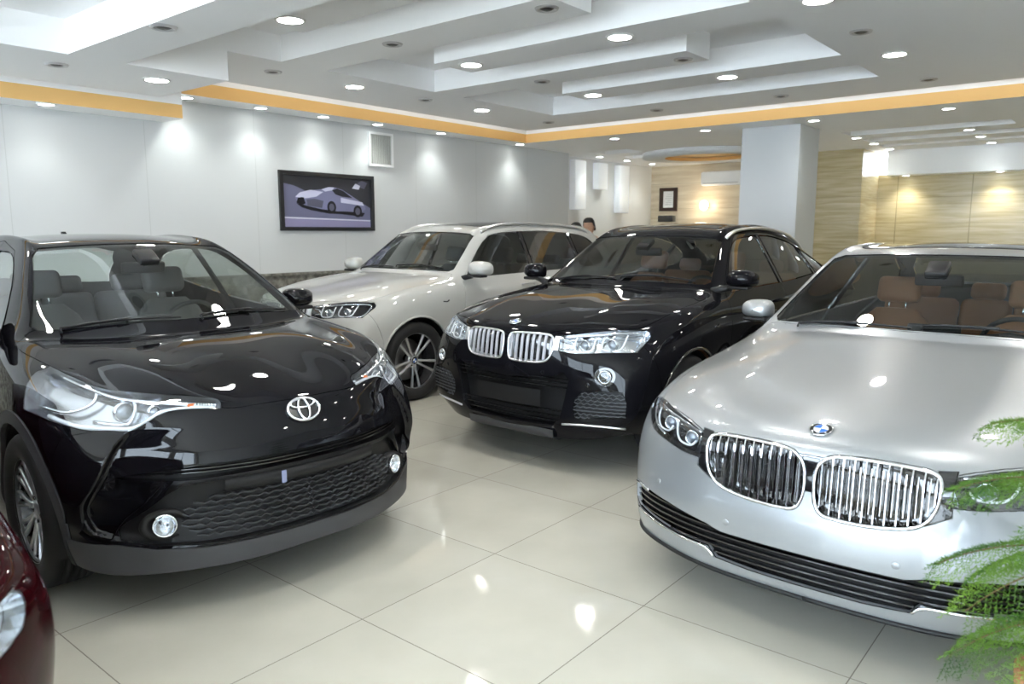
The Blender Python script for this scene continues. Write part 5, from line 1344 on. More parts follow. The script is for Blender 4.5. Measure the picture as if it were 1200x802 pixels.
    br = MB(); br.cbox(sh.surf(-.13, .515, 'x', .006), (.006, .022, .052), bev=.002); br.build('plate_bracket', mat('bracket_blue_grey', (.25, .27, .42), .3), car)
    fg = MB()
    for sd in (1, -1):
        T = aim(S_(sh.surf(.565, .376, 'x', -.012), sd), (1, .25 * sd, 0)); fg.lathe([(.085, -.02), (.078, .002), (.06, -.004), (.046, -.012)], 28, T @ Matrix.Diagonal((1.15, .75, 1, 1)))
    fg.build('fog_bezel', M_BLACKP, car)
    disc_lamp(sh, car, .565, .378, .040, off=.006)
    def inner(lens, sd):
        projector(sh, lens, sd, .655, .835, .034, off=-.05); projector(sh, lens, sd, .55, .848, .020, off=-.04)
        guide(sh, lens, sd, [(.335, .839), (.42, .850), (.52, .864), (.64, .888), (.72, .925), (.76, .955)], .009, -.016, M_REFL, n=4, name='lamp_trim')
        guide(sh, lens, sd, [(.345, .829), (.44, .838), (.53, .828), (.585, .790), (.637, .768), (.70, .773), (.78, .782), (.85, .81)], .009, -.016, M_DRL, n=4)
        guide(sh, lens, sd, [(.60, .875), (.63, .80), (.66, .785), (.74, .80)], .008, -.022, M_REFL, n=4)
        guide(sh, lens, sd, [(.70, .91), (.735, .86), (.80, .83), (.86, .84)], .008, -.020, M_REFL, n=4)
        p = S_(sh.surf(.425, .845, 'x', -.012), sd); a = MB(); a.cbox(p, (.01, .03, .016), bev=.002); a.build('amber_reflector', M_ORANGEL, lens)
        h = MB()
        for k in range(7): h.cbox(S_(sh.surf(.35 + .009 * k, .840 + .001 * k, 'x', -.008), sd), (.006, .003, .009))
        h.build('led_strip', M_BLACKP, lens)
    lamp(sh, car, 'lamp', mat('lamp_housing_grey', (.38, .39, .42), .2, 1.0), .06, inner)
    # oval nose badge
    n = sh.normal(sh.surf(0, .77, 'x')); T = aim(sh.surf(0, .772, 'x', .004), (n.x, 0, n.z), (0, 0, 1))
    def orb(a, b, cx_=0, cy_=0, z=.004, k=40): return [T @ Vector((cx_ + a * math.cos(2 * PI * i / k), cy_ + b * math.sin(2 * PI * i / k), z)) for i in range(k)]
    base = MB(); base.add(orb(.080, .055, z=-.001) + orb(.080, .055, z=-.02), [tuple(range(40))] + [(i, (i + 1) % 40, 40 + (i + 1) % 40, 40 + i) for i in range(40)]); bo = base.build('emblem_base', M_BLACKE, car)
    em = MB(); em.tube(orb(.075, .050), .0062, 8, closed=True); em.tube(orb(.025, .047, 0, 0, .005), .0048, 8, closed=True); em.tube(orb(.056, .0205, 0, .0265, .006), .0048, 8, closed=True); em.build('emblem', M_CHROME, bo)
    underbody(car, .70, -3.35, .70, .20, 2.64, Rw + .03)
    for x in (0, -2.64):
        for sd in (1, -1): wheel(car, x, sd * .772, Rw, .235, .225, 'multi', sd, badge=False, steer=0)
    interior(car, sh, -.40, 1.035, M_INTG, .64, -1.30, -2.05, .56, .60, -2.5, beltz=1.02)
    rearview(car, -.86, 1.33)
    for sd in (1, -1): door_mirror(car, -.68, sd * .885, 1.105, sd, P, s=.85)
    wiper(car, (-.325, -.60), (-.252, -.06), sh); wiper(car, (-.252, .04), (-.335, .58), sh)
    for sd in (1, -1):
        p0 = [sh.surf(-1.62 + dx, .835, 'y') if False else sh.surf(-1.25 + dx, .93, 'y') for dx in (.09, 0, -.09)]
        h = MB(); h.tube(catmull([S_(p0[0], sd), S_(p0[1] + Vector((0, .035, 0)), sd), S_(p0[2], sd)], 5), .012, 8); h.build('door_handle', P, car)
    an = MB(); an.prism([(-.05, 0), (.06, 0), (-.03, .045), (-.05, .045)], -.012, .012, Matrix.Translation(sh.surf(-2.2, 0, 'z')) @ Matrix.Rotation(PI / 2, 4, 'X')); an.build('roof_antenna', P, car)
    for sd in (1, -1):
        tl = MB(); tl.tube([S_(sh.surf(y, z, 'b'), sd) for y, z in ((.5, .95), (.62, .93), (.74, .88))], .03, 8); tl.build('tail_light', mat('tail_lamp_red', (.4, .01, .01), .15, coat=1), car)
    return sh, car
shc, carc = black_crossover()
# ------------------------------------------------------------------ dark red saloon, only its corner in the frame
def red_saloon():
    P = mat('dark_red_paint', (0.022, 0.0015, 0.003), 0.3, 0.0, coat=1.0, spec=.0, cior=1.25)
    car = empty('saloon_car', (-.235, 2.43, 0), -PI / 2, 'dark red car of which only a front corner shows, beside the black crossover', 'car')
    S = dict(
        k0=[(.82, 0, .74), (.68, 0, .80), (.42, 0, .86), (.05, 0, .92), (-.36, 0, .98), (-.43, 0, 1.0), (-.80, 0, 1.19), (-1.20, 0, 1.37), (-1.5, 0, 1.41), (-1.95, 0, 1.43), (-2.6, 0, 1.38), (-3.0, 0, 1.22), (-3.3, 0, 1.08), (-3.6, 0, 1.04), (-3.72, 0, .95)],
        k4=[(.60, .70, .73), (.45, .74, .78), (.17, .76, .85), (-.15, .76, .89), (-.47, .735, .95), (-.58, .71, 1.01), (-.95, .645, 1.19), (-1.31, .58, 1.35), (-1.6, .56, 1.38), (-2.0, .56, 1.39), (-2.6, .55, 1.34), (-2.95, .58, 1.2), (-3.25, .62, 1.05), (-3.5, .64, .97), (-3.62, .62, .90)],
        k5=[(.44, .82, .72), (.32, .845, .765), (.10, .86, .82), (-.2, .865, .85), (-.50, .86, .88), (-.66, .855, .90), (-1.0, .85, .91), (-1.35, .845, .93), (-1.65, .84, .94), (-2.0, .84, .945), (-2.6, .83, .955), (-2.95, .82, .955), (-3.25, .80, .95), (-3.5, .76, .92), (-3.6, .71, .87)],
        px=2.4, pz=2.2,
        side=[([(.5, .85), (.2, .885), (0, .895), (-.6, .88), (-2.5, .89), (-3.6, .77)], [(.5, .66), (.2, .72), (-.5, .77), (-2, .80), (-3.6, .80)]),
              ([(.5, .865), (.2, .90), (0, .905), (-.7, .89), (-2.6, .905), (-3.6, .80)], [(.5, .58), (.2, .63), (-1, .65), (-3.6, .68)]),
              ([(.5, .865), (.2, .90), (0, .905), (-.7, .885), (-2.6, .905), (-3.6, .81)], [(.5, .48), (.2, .52), (-1, .52), (-3.6, .57)]),
              ([(.5, .85), (.2, .89), (0, .895), (-.7, .88), (-2.6, .895), (-3.6, .81)], [(.5, .39), (.2, .40), (-1, .40), (-3.6, .46)]),
              ([(.5, .83), (.2, .875), (0, .88), (-.7, .875), (-2.6, .88), (-3.6, .80)], [(.5, .28), (.2, .28), (-1, .27), (-3.6, .33)]),
              ([(.5, .79), (.2, .82), (0, .83), (-.7, .83), (-2.6, .83), (-3.6, .77)], [(.5, .19), (.2, .19), (-1, .19), (-3.6, .24)])],
        front=[[(.85, 0, .68), (.845, .20, .68), (.81, .40, .67), (.73, .56, .67), (.62, .70, .66)],
               [(.86, 0, .60), (.855, .20, .60), (.82, .40, .59), (.75, .56, .59), (.65, .70, .58)],
               [(.87, 0, .50), (.865, .20, .50), (.83, .40, .49), (.765, .56, .49), (.67, .70, .48)],
               [(.87, 0, .41), (.865, .20, .41), (.83, .40, .40), (.77, .56, .40), (.68, .70, .39)],
               [(.85, 0, .27), (.845, .20, .27), (.81, .40, .27), (.75, .56, .27), (.66, .70, .27)],
               [(.81, 0, .18), (.80, .20, .18), (.77, .40, .18), (.71, .56, .18), (.62, .69, .18)]],
        rear=[(-3.80, .84), (-3.84, .72), (-3.83, .58), (-3.82, .46), (-3.78, .34), (-3.7, .24)])
    sh = Shell(S, creases=[('t', 5, 11, 4, 0.35)])
    front = lambda c, n: c.x > 0.3 and n.x > 0.05
    sh.cut(spoly([(.42, .70, 1), (.60, .715), (.78, .725, 1), (.80, .68), (.74, .63), (.44, .62, 1)], 3), 'x', 'lamp', front)
    gr = [(-.01, .69), (.30, .688), (.36, .66), (.33, .58), (-.01, .57)]; sh.cut(gr, 'x', 'grille', front)
    lo = [(-.01, .42), (.45, .42), (.55, .38), (.50, .30), (-.01, .28)]; sh.cut(lo, 'x', 'intake', front)
    sh.cut(spoly([(-.01, 1.02, 1), (.35, 1.018), (.665, 1.015, 1), (.69, 1.03, 1), (.565, 1.33, 1), (.5, 1.355), (-.01, 1.37, 1)], 2), 'x', 'windshield', lambda c, n: -1.5 < c.x < -.4 and n.x > .15 and c.z > .98)
    sidef = lambda c, n: c.y > .4 and n.y > .25
    sh.cut([(-.76, .96), (-1.0, 1.12), (-1.32, 1.31), (-1.6, 1.345), (-2.0, 1.355), (-2.5, 1.32), (-2.9, 1.2), (-3.1, 1.04), (-2.9, 1.0), (-1.6, .975)], 'y', 'sideglass', sidef)
    sh.cut(spoly([(-.01, 1.33), (.46, 1.31), (.54, 1.14), (.55, 1.08, 1), (-.01, 1.08, 1)], 2), 'x', 'rearglass', lambda c, n: c.x < -2.5 and n.z > .2)
    sh.cut(spoly([(.80, -.01, 1), (.78, .25), (.73, .42), (.60, .62), (.45, .76), (.1, .80), (-.3, .80), (-.52, .77, 1), (-.575, .715, 1), (-.5, .4), (-.47, -.01, 1)], 3), 'z', 'hood', lambda c, n: n.z > .25 and c.z > .70, only='body')
    wheel_arch(sh, 0, .33, .33, .37); wheel_arch(sh, -2.75, .33, .33, .37)
    sh.part('body', 'body_shell', P, car, gap=.0015, rim=.015); sh.part('hood', 'hood', P, car, gap=.002, rim=.015)
    sh.part('windshield', 'windshield', M_GLASS, car, gap=.006, off=-.003, rim=0); sh.part('rearglass', 'rear_window', M_GLASSD, car, gap=.006, rim=.01)
    for s_ in 'LR': sh.part('sideglass', 'side_window', M_GLASSD, car, gap=.006, rim=.01, off=-.004, sides=s_)
    for nm, pl, zs in (('grille', gr, [.60, .63, .66]), ('intake', lo, [.31, .34, .37, .40])):
        sh.part(nm, nm + '_back', M_BLACKP, car, push=(-.05, 0, 0), rim=0); sh.part(nm, nm + '_wall', M_GLOSSB, car, walls=True, rimdir=(-1, 0, 0), rim=.05)
        slats(sh, pl, zs, off=-.012, dep=.02).build(nm + '_slats', M_CHROME if nm == 'grille' else M_BLACKP, car)
    lamp(sh, car, 'lamp', M_REFL, .05, lambda lens, sd: projector(sh, lens, sd, .65, .67, .03))
    underbody(car, .6, -3.6, .68, .19, 2.75, .35)
    for x in (0, -2.75):
        for sd in (1, -1): wheel(car, x, sd * .775, .33, .22, .22, 'multi', sd, badge=False)
    interior(car, sh, -.62, .98, M_INT, .66, -1.62, -2.4, .48, .58, -2.8, beltz=.92)
    for sd in (1, -1): door_mirror(car, -.86, sd * .90, 1.02, sd, P, s=.82)
    return sh, car
shr, carr = red_saloon()
# ------------------------------------------------------------------ split mirrored details so that each piece is a part of its own
def islands(me):
    p = list(range(len(me.vertices)))
    def f(a):
        while p[a] != a: p[a] = p[p[a]]; a = p[a]
        return a
    for e in me.edges:
        a, b = f(e.vertices[0]), f(e.vertices[1])
        if a != b: p[a] = b
    g = {}
    for q in me.polygons: g.setdefault(f(q.vertices[0]), []).append(q.index)
    return list(g.values())
def split(o, by='island'):
    me = o.data; G = islands(me)
    if by == 'side':
        L, R = [], []
        for g in G:
            y = sum(me.polygons[i].center.y for i in g); (L if y > 0 else R).extend(g)
        G = [L, R]
    if len(G) < 2: return
    base = o.name.split('.')[0]; par = o.parent; ms = list(me.materials)
    nrm = [tuple(n.vector) for n in me.corner_normals] if me.has_custom_normals else None
    for k, g in enumerate(G):
        vm = {}; vs = []; fs = []; sm = []; mi = []; cn = []
        for i in g:
            q = me.polygons[i]; ids = []
            for v in q.vertices:
                if v not in vm: vm[v] = len(vs); vs.append(tuple(me.vertices[v].co))
                ids.append(vm[v])
            fs.append(ids); sm.append(q.use_smooth); mi.append(q.material_index)
            if nrm: cn += [nrm[l] for l in q.loop_indices]
        m2 = bpy.data.meshes.new(base); m2.from_pydata(vs, [], fs)
        for x in ms: m2.materials.append(x)
        m2.polygons.foreach_set('use_smooth', sm); m2.polygons.foreach_set('material_index', mi); m2.update()
        if nrm and len(cn) == len(m2.loops): m2.normals_split_custom_set(cn)
        if k == 0: o.data = m2
        else:
            n = bpy.data.objects.new(base, m2); COL.objects.link(n); n.parent = par
for c_ in [o for o in bpy.data.objects if o.type == 'EMPTY' and o.name.split('.')[0].endswith('_car')]:
    for ch in list(c_.children):
        b = ch.name.split('.')[0]
        if b in ('intake_trim', 'bumper_accent', 'arch_trim', 'honeycomb_mesh', 'fog_bezel', 'fog_bezel_wall', 'bumper_lip', 'lower_grille_wall') : split(ch, 'side')
        elif b in ('parking_sensor', 'grille_surround', 'grille_back', 'grille_wall', 'door_pillar', 'wheel_arch_liner'): split(ch)

# ------------------------------------------------------------------ framed picture of a sports car on a road
M_FR = mat('black_frame', (0.012, 0.012, 0.014), 0.3, coat=0.5)
def flat(mb, poly, y, ci):
    mb.cur = ci; mb.add([(x, y, z) for x, z in poly], [tuple(range(len(poly)))])
pic = empty('framed_picture', (5.16, 7.72, 1.545), 0, 'wide black framed picture of a silver sports car on the long white wall', 'picture')
W_, H_ = 1.395, .69
fr = MB()
for a, b in (((0, 0), (W_, .045)), ((0, H_ - .045), (W_, H_)), ((0, .045), (.05, H_ - .045)), ((W_ - .05, .045), (W_, H_ - .045))): fr.box((a[0], -.035, a[1]), (b[0], -.001, b[1]))
fr.build('frame', M_FR, pic)
cols = [('pic_road', (.13, .13, .21)), ('pic_dark', (.028, .028, .035)), ('pic_body', (.17, .17, .28)), ('pic_hi', (.48, .48, .62)), ('pic_black', (.008, .008, .012)), ('pic_line', (.55, .55, .66)), ('pic_mid', (.09, .09, .13)), ('pic_low', (.24, .22, .36))]
art = MB()
u = lambda x, z: (.05 + x * (W_ - .1), .045 + z * (H_ - .09))
def P2(L): return [u(x, z) for x, z in L]
flat(art, P2([(0, 0), (1, 0), (1, 1), (0, 1)]), -.006, 0)
flat(art, P2([(0, 1), (0, .84), (.12, .80), (.30, .66), (.55, .62), (.85, .56), (1, .40), (1, 1)]), -.0066, 1)
flat(art, P2([(0, .0), (1, 0), (1, .12), (0, .16)]), -.0066, 7)
flat(art, P2([(0, .165), (1, .125), (1, .15), (0, .195)]), -.007, 5)
flat(art, P2([(.80, .86), (.93, .80), (.97, .93), (.9, .97)]), -.007, 6)
flat(art, P2([(.78, .80), (.86, .78), (.88, .86), (.82, .90)]), -.0072, 5)
flat(art, P2([(.14, .46), (.20, .38), (.30, .33), (.50, .27), (.62, .27), (.90, .22), (.93, .30), (.60, .33), (.30, .40)]), -.0072, 4)
flat(art, P2([(.13, .56), (.18, .66), (.30, .72), (.42, .75), (.50, .80), (.58, .80), (.66, .76), (.74, .68), (.86, .55), (.93, .46), (.94, .38), (.90, .33), (.60, .32), (.40, .36), (.24, .42), (.15, .48)]), -.0078, 2)
flat(art, P2([(.13, .58), (.18, .67), (.30, .73), (.44, .70), (.36, .60), (.24, .56)]), -.0084, 3)
flat(art, P2([(.42, .75), (.50, .80), (.57, .80), (.54, .74), (.46, .71)]), -.0088, 3)
flat(art, P2([(.54, .74), (.60, .78), (.67, .74), (.78, .60), (.66, .62), (.58, .66)]), -.0088, 4)
flat(art, P2([(.14, .47), (.16, .57), (.22, .58), (.24, .46), (.20, .43)]), -.0088, 4)
flat(art, P2([(.25, .54), (.34, .56), (.44, .52), (.42, .38), (.26, .42)]), -.0088, 6)
flat(art, P2([(.64, .60), (.90, .52), (.92, .45), (.64, .50)]), -.0088, 3)
for wx, wz in ((.53, .40), (.84, .33)):
    flat(art, P2([(wx + .052 * math.cos(a), wz + .125 * math.sin(a)) for a in [2 * PI * i / 20 for i in range(20)]]), -.0094, 4)
    flat(art, P2([(wx + .03 * math.cos(a), wz + .075 * math.sin(a)) for a in [2 * PI * i / 20 for i in range(20)]]), -.0098, 6)
art.build('print', [mat(n, c, .35) for n, c in cols], pic)

# wall vent
vt = empty('wall_vent', (6.495, 7.72, 2.365), 0, 'white framed vent with grey vertical slats above the picture', 'vent')
vf = MB(); VW, VH = .41, .43
for a, b in (((0, 0), (VW, .03)), ((0, VH - .03), (VW, VH)), ((0, .03), (.03, VH - .03)), ((VW - .03, .03), (VW, VH - .03))): vf.box((a[0], -.028, a[1]), (b[0], -.001, b[1]))
vf.build('frame', M_FRAME_WHITE, vt)
MB().box((.03, -.006, .03), (VW - .03, -.002, VH - .03)).build('vent_back', mat('vent_grey', (.20, .20, .19), .6), vt)
vs_ = MB()
for k in range(13):
    x = .045 + k * .0267; vs_.cbox((x, -.014, VH / 2), (.013, .012, VH - .065), Matrix.Rotation(.5, 4, 'Z'))
vs_.build('slats', mat('vent_slat_grey', (.42, .42, .39), .4), vt)

# rear wall: small dark frame, shelf box, wall lamp, split air conditioner
rf = empty('framed_notice', (14.3, 7.41, 1.955), 0, 'small dark framed notice with white sheet on the beige marble rear wall', 'picture')
q = MB()
for a, b in (((0, 0), (.40, .07)), ((0, .40), (.40, .47)), ((0, .07), (.08, .40)), ((.32, .07), (.40, .40))): q.box((-.035, a[0], a[1]), (-.001, b[0], b[1]))
q.build('frame', mat('dark_wood_frame', (.03, .012, .008), .3), rf)
q = MB(); q.box((-.010, .08, .07), (-.004, .32, .40)); q.cur = 1
for i in range(6): q.box((-.0115, .12, .13 + i * .04), (-.010, .28 - .03 * (i % 3), .14 + i * .04))
q.build('sheet', [mat('paper_white', (.75, .75, .74), .5), mat('paper_grey', (.45, .45, .45), .5)], rf)
q = MB(); q.cbox((14.22, 7.60, 1.80), (.14, .34, .13), bev=.012); tag(q.build('wall_box', M_GLOSSB), 'black wall box under the dark framed notice on the rear wall', 'box')
wl = empty('wall_lamp', (14.3, 6.77, 2.05), 0, 'glowing warm wall lamp on the beige marble rear wall', 'wall lamp')
MB().cbox((-.03, 0, 0), (.05, .10, .12), bev=.012).build('bracket', M_SATIN, wl)
MB().ell((-.12, 0, 0), (.085, .085, .10), 20).build('lamp_globe', mat('warm_globe', (1, 1, 1), .5, emis=(1.0, .86, .62), estr=5), wl)
li = bpy.data.lights.new('globe_light', 'POINT'); li.energy = 5; li.color = (1, .85, .62); li.shadow_soft_size = .1
lo_ = bpy.data.objects.new('globe_light', li); COL.objects.link(lo_); lo_.parent = wl; lo_.location = (-.26, 0, 0)
ac = empty('wall_mounted_air_conditioner', (14.3, 6.05, 2.42), 0, 'white split air conditioner high on the beige marble rear wall beside the pillar', 'air conditioner')
q = MB(); q.cbox((-.11, .36, .14), (.21, .82, .27), bev=.035, seg=3); q.build('casing', M_FRAME_WHITE, ac)
q = MB(); q.cbox((-.175, .36, .035), (.09, .72, .02), Matrix.Rotation(.5, 4, 'Y')); q.build('louvre', mat('louvre_grey', (.3, .3, .3), .5), ac)

# ------------------------------------------------------------------ people behind the white SUV
def person(loc, rz, shirt, trousers, label, lean=0.0, hgt=1.72):
    root = empty('person', loc, rz, label, 'person')
    k = hgt / 1.72
    sk = mat('skin', (.42, .24, .16), .5); hair = mat('dark_hair', (.012, .010, .009), .5)
    def skin_mesh(name, V, E, R, m, sub=2):
        me = bpy.data.meshes.new(name); me.from_pydata([tuple(Vector(v) * k) for v in V], E, []); o = bpy.data.objects.new(name, me); COL.objects.link(o)
        o.modifiers.new('k', 'SKIN'); sl = me.skin_vertices[0].data
        for i, r in enumerate(R): sl[i].radius = (r[0] * k, r[1] * k) if isinstance(r, tuple) else (r * k, r * k)
        sl[0].use_root = True
        o.modifiers.new('s', 'SUBSURF').levels = sub
        dg = bpy.context.evaluated_depsgraph_get(); m2 = bpy.data.meshes.new_from_object(o.evaluated_get(dg)); bpy.data.objects.remove(o)
        m2.materials.clear(); m2.materials.append(m); m2.polygons.foreach_set('use_smooth', [True] * len(m2.polygons))
        o = bpy.data.objects.new(name, m2); COL.objects.link(o); o.parent = root; return o
    L = lean
    # facing +X; body: pelvis, spine, neck, arms, legs
    V = [(0, 0, .95), (.02 * L, 0, 1.10), (.10 * L, 0, 1.28), (.20 * L, 0, 1.42), (.26 * L, 0, 1.49), (.32 * L, 0, 1.55)]
    E = [(0, 1), (1, 2), (2, 3), (3, 4), (4, 5)]; R = [(.15, .11), (.14, .105), (.16, .11), (.12, .085), .052, .05]
    for sd in (1, -1):
        b = len(V)
        V += [(.19 * L, sd * .17, 1.40), (.20 * L + .02, sd * .23, 1.16), (.28 * L + .16, sd * .22, .98), (.30 * L + .22, sd * .21, .94)]
        E += [(3, b), (b, b + 1), (b + 1, b + 2), (b + 2, b + 3)]; R += [.06, .045, .034, .028]
        b = len(V)
        V += [(0, sd * .09, .88), (.02, sd * .10, .48), (-.02, sd * .105, .09), (.10, sd * .11, .035)]
        E += [(0, b), (b, b + 1), (b + 1, b + 2), (b + 2, b + 3)]; R += [.085, .06, .042, .035]
    body = skin_mesh('body', V, E, R, sk)
    # clothes: shells following the body
    V2 = V[:4] + [V[6], V[7], (V[8][0] * .6 + V[7][0] * .4, V[8][1], V[8][2] * .6 + V[7][2] * .4)] + [V[14], V[15], (V[16][0] * .6 + V[15][0] * .4, V[16][1], V[16][2] * .6 + V[15][2] * .4)]
    skin_mesh('shirt', V2, [(0, 1), (1, 2), (2, 3), (3, 4), (4, 5), (5, 6), (3, 7), (7, 8), (8, 9)], [(.165, .125), (.155, .12), (.172, .122), (.125, .095), .07, .056, .05, .07, .056, .05], mat('cloth_' + shirt[0], shirt[1], .8))
    V3 = [(0, 0, .97), (0, .09, .88), (.02, .10, .48), (-.02, .105, .10), (0, -.09, .88), (.02, -.10, .48), (-.02, -.105, .10)]
    skin_mesh('trousers', V3, [(0, 1), (1, 2), (2, 3), (0, 4), (4, 5), (5, 6)], [(.155, .12), .098, .072, .06, .098, .072, .06], mat('cloth_' + trousers[0], trousers[1], .85))
    # head
    h = MB(); c = Vector((.34 * L + .015, 0, 1.625)) * k
    rings = []
    n = 18
    for i in range(n + 1):
        t = i / n; z = (-.118 + .238 * t) * k
        w2 = .076 * k * math.sqrt(max(0, 1 - ((t - .56) / .56) ** 2 if t < .56 else 1 - ((t - .56) / .445) ** 2)) ** .8 if 0 < t < 1 else .001
        d2 = w2 * 1.26; ring = []
        for q in range(28):
            a = 2 * PI * q / 28; x = d2 * math.cos(a); y = w2 * math.sin(a)
            if t < .45 and math.cos(a) < 0: x *= .72 + .3 * t
            if math.cos(a) > .80:                                    # nose, brow, eye hollows, lips, chin
                f = (math.cos(a) - .80) / .20
                x += k * f * (.030 * math.exp(-((t - .43) / .055) ** 2) + .018 * math.exp(-((t - .52) / .06) ** 2) + .007 * math.exp(-((t - .60) / .04) ** 2) + .010 * math.exp(-((t - .27) / .03) ** 2) + .010 * math.exp(-((t - .12) / .05) ** 2))
            if abs(abs(a if a < PI else a - 2 * PI) - .42) < .22: x -= .009 * k * math.exp(-((t - .53) / .045) ** 2)
            ring.append(c + Vector((x, y, z)))
        rings.append(ring + ring[:1])
    h.grid(rings); ho = h.build('head', sk, root)
    e = MB()
    for sd in (1, -1):
        e.ell(c + Vector((.073, sd * .030, .010)) * k, (.010 * k, .013 * k, .009 * k), 12)
    e.build('eyes', mat('eye_white', (.6, .58, .55), .2), ho)
    e = MB()
    for sd in (1, -1):
        e.ell(c + Vector((-.005, sd * .076, .0)) * k, (.020 * k, .009 * k, .032 * k), 12)
    e.build('ears', sk, ho)
    e = MB()
    for sd in (1, -1):
        e.ell(c + Vector((.082, sd * .030, .010)) * k, (.003 * k, .005 * k, .005 * k), 10)
        e.tube([c + Vector((.083, sd * .013, .031)) * k, c + Vector((.086, sd * .030, .036)) * k, c + Vector((.074, sd * .048, .030)) * k], .0035 * k, 6)
    e.tube([c + Vector((.088, -.022, -.052)) * k, c + Vector((.095, 0, -.050)) * k, c + Vector((.088, .022, -.052)) * k], .0035 * k, 6)
    e.build('face_features', hair, ho)
    hr = MB(); rows = []
    for i in range(9):
        t = i / 8; ring = []
        for q in range(28):
            a = 2 * PI * q / 28; fr_ = math.cos(a)
            zl = .055 if fr_ > .35 else (-.055 if fr_ < -.2 else .0)
            z = zl + (.128 - zl) * math.sin(t * PI / 2); rr = math.cos(t * PI / 2) ** .7 if t < 1 else 0
            bulge = 1.10 if fr_ < .35 else 1.05
            ring.append(c + Vector((.094 * bulge * rr * fr_ - .004, .080 * bulge * rr * math.sin(a), z)) * k if False else c + k * Vector((.096 * bulge * rr * fr_ - .004, .082 * bulge * rr * math.sin(a), z)))
        rows.append(ring + ring[:1])
    hr.grid(rows); hr.build('hair', hair, ho)
    # hands with five fingers
    for sd in (1, -1):
        w0 = Vector((.30 * L + .22, sd * .21, .94)); V4 = [tuple(w0), tuple(w0 + Vector((.05, 0, -.02)))]; E4 = [(0, 1)]; R4 = [.026, (.036, .016)]
        for j, (dy, ln) in enumerate(((-.03, .075), (-.01, .085), (.01, .08), (.028, .065))):
            b = len(V4); p = w0 + Vector((.085, dy * sd * .9, -.035)); V4 += [tuple(p), tuple(p + Vector((ln * .55, 0, -.02))), tuple(p + Vector((ln * .85, 0, -.05)))]; E4 += [(1, b), (b, b + 1), (b + 1, b + 2)]; R4 += [.010, .009, .008]
        b = len(V4); p = w0 + Vector((.03, -.045 * sd, -.01)); V4 += [tuple(p), tuple(p + Vector((.045, -.012 * sd, -.02)))]; E4 += [(1, b), (b, b + 1)]; R4 += [.011, .009]
        skin_mesh('hand', V4, E4, R4, sk, 1)
        s2 = MB(); s2.cbox(Vector((.055, sd * .11, .035)) * k, (.27 * k, .095 * k, .07 * k), bev=.03, seg=3); s2.build('shoe', M_BLACKP, root)
    return root
person((9.22, 6.07, 0), PI * 1.02, ('dark', (.05, .05, .06)), ('black', (.02, .02, .025)), 'dark-haired person in dark clothes behind the white SUV, head bent towards its rear', .4, 1.70)
person((9.75, 6.68, 0), PI * .95, ('red', (.35, .05, .04)), ('grey', (.12, .12, .13)), 'person mostly hidden behind the other person and the white SUV', .2, 1.65)

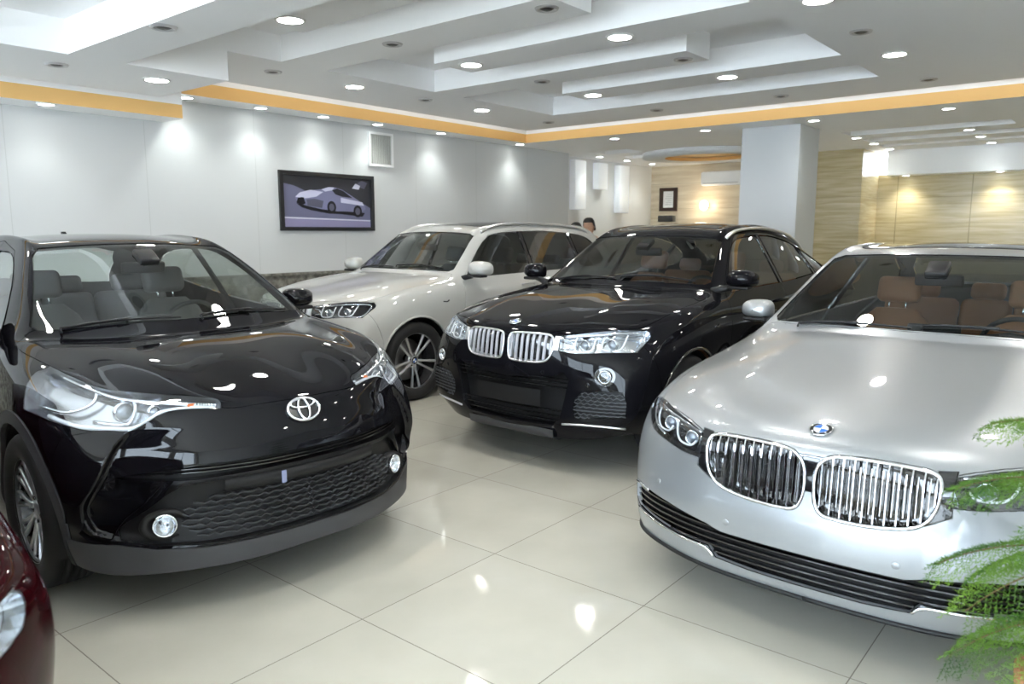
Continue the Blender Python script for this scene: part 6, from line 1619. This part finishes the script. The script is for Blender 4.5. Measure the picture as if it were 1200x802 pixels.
# ------------------------------------------------------------------ potted Norfolk pine like plant by the silver saloon
rp = random.Random(21)
def plant():
    root = empty('potted_plant', (2.36, -.03, 0), 0, 'feathery green potted plant in a terracotta pot in front of the silver saloon', 'plant')
    clay = mat('terracotta', (.42, .17, .08), .75); n_, l_, b_ = nodes(clay)
    ns = n_.new('ShaderNodeTexNoise'); ns.inputs['Scale'].default_value = 18; rr = n_.new('ShaderNodeValToRGB'); rr.color_ramp.elements[0].color = (.33, .12, .055, 1); rr.color_ramp.elements[1].color = (.52, .26, .14, 1)
    l_.new(ns.outputs['Fac'], rr.inputs[0]); l_.new(rr.outputs[0], b_.inputs['Base Color'])
    MB().lathe([(0, 0), (.13, 0), (.14, .01), (.172, .30), (.195, .305), (.20, .37), (.192, .38), (.178, .375), (.172, .33), (.0, .33)], 48).build('pot', clay, root)
    so_ = MB(); so_.lathe([(.173, .345), (.12, .355), (.06, .35), (0, .36)], 32); so_.build('soil', mat('potting_soil', (.035, .022, .014), .95), root)
    green = mat('needle_green', (.10, .26, .03), .5, spec=.3); n_, l_, b_ = nodes(green)
    g = n_.new('ShaderNodeNewGeometry'); ns = n_.new('ShaderNodeTexNoise'); ns.inputs['Scale'].default_value = 5; l_.new(g.outputs['Position'], ns.inputs['Vector'])
    rr = n_.new('ShaderNodeValToRGB'); rr.color_ramp.elements[0].color = (.03, .10, .012, 1); rr.color_ramp.elements[1].color = (.16, .28, .035, 1); rr.color_ramp.elements[0].position = .35; rr.color_ramp.elements[1].position = .65
    l_.new(ns.outputs['Fac'], rr.inputs[0]); l_.new(rr.outputs[0], b_.inputs['Base Color']); b_.inputs['Subsurface Weight'].default_value = 0.0
    bark = mat('young_bark', (.14, .085, .04), .8)
    st = MB(); trunk = [(0, 0, .33), (.008, .004, .55), (-.004, .01, .80), (.004, .0, 1.05), (0, .0, 1.28)]; tp = catmull(trunk, 5); st.tube(tp, [.013 - .008 * i / (len(tp) - 1) for i in range(len(tp))], 8); st.build('stem', bark, root)
    def needles(mb, path, dens, ln, r0):
        """needle-clad twig"""
        for i in range(len(path) - 1):
            a, b = path[i], path[i + 1]; t = (b - a); L = t.length
            if L < 1e-6: continue
            t.normalize(); u = t.cross(Vector((0, 0, 1)));
            if u.length < .05: u = Vector((1, 0, 0))
            u.normalize(); w_ = t.cross(u); k = max(1, int(L * dens))
            for j in range(k):
                p = a + (b - a) * (j + rp.random()) / k; ang = rp.uniform(0, 2 * PI); d = (u * math.cos(ang) + w_ * math.sin(ang)) * .8 + t * .75; d.normalize()
                s_ = t.cross(d).normalized() * r0; q = p + d * ln * rp.uniform(.8, 1.15) + Vector((0, 0, .002))
                mb.add([p - s_, p + s_, q], [(0, 1, 2)])
                s2 = d.cross(s_).normalized() * r0; mb.add([p - s2, p + s2, q], [(0, 1, 2)])
    def branch(az, z0, length, rise, droop):
        length *= .84
        dx, dy = math.cos(az), math.sin(az); side = Vector((-dy, dx, 0)); P = []
        for i in range(13):
            t = i / 12; P.append(Vector((dx * length * t, dy * length * t, z0 + rise * t - droop * t ** 2.2)))
        br = MB(); br.tube(P, [.0045 - .0035 * i / 12 for i in range(13)], 6); bo = br.build('branch', bark, root)
        nb = MB(); needles(nb, P[3:], 150, .014, .0011)
        nt = int(length / .017)
        for i in range(nt):
            t = .18 + .82 * (i + .5) / nt; f = t * 12; j = min(11, int(f)); p = P[j] + (P[j + 1] - P[j]) * (f - j); tan = (P[min(12, j + 1)] - P[j]).normalized()
            for sd in (1, -1):
                ll = (.145 * math.sin(PI * min(1, (1.02 - t) * 1.25 + .12) ** .8 * .55) + .015) * rp.uniform(.8, 1.1); tw = []
                for q in range(6):
                    s_ = q / 5; tw.append(p + (side * sd * .80 + tan * .60) * ll * s_ + Vector((0, 0, -.42 * ll * s_ ** 1.8 + .10 * ll * s_)))
                needles(nb, tw, 270, .0135, .0014)
        nb.build('needles', green, bo)
    # tiers of branches; those that reach into the picture point to +Y and towards the shop front
    for az, z0, ln, rise, dr in (
        (PI * .50, 1.02, .36, .10, .10), (PI * .80, 1.04, .30, .12, .08), (PI * 1.2, 1.03, .30, .10, .09), (PI * .15, 1.03, .3, .1, .1), (-PI * .35, 1.04, .32, .1, .1),
        (PI * .58, .88, .44, .12, .15), (PI * .40, .86, .42, .10, .16), (PI * .9, .87, .40, .08, .14), (PI * 1.3, .86, .4, .08, .14), (PI * .12, .88, .38, .08, .14), (-PI * .3, .87, .4, .08, .14),
        (PI * .52, .72, .48, .05, .17), (PI * .70, .70, .44, .05, .18), (PI * 1.1, .71, .44, .05, .17), (PI * .33, .70, .42, .04, .2), (-PI * .45, .7, .44, .04, .18), (0.02, .7, .42, .04, .18),
        (PI * .56, .54, .42, .02, .20), (PI * .42, .52, .36, .02, .16), (PI * .85, .55, .40, .02, .18), (PI * 1.4, .54, .40, .02, .18), (-PI * .15, .54, .38, .02, .18),
        (PI * .1, 1.2, .2, .1, .03), (PI * .6, 1.21, .20, .10, .03), (PI * 1.2, 1.2, .2, .1, .03), (PI * 1.7, 1.2, .2, .1, .03)):
        branch(az, z0, ln, rise, dr)
    return root
plant()
SC.view_settings.exposure = 0.95
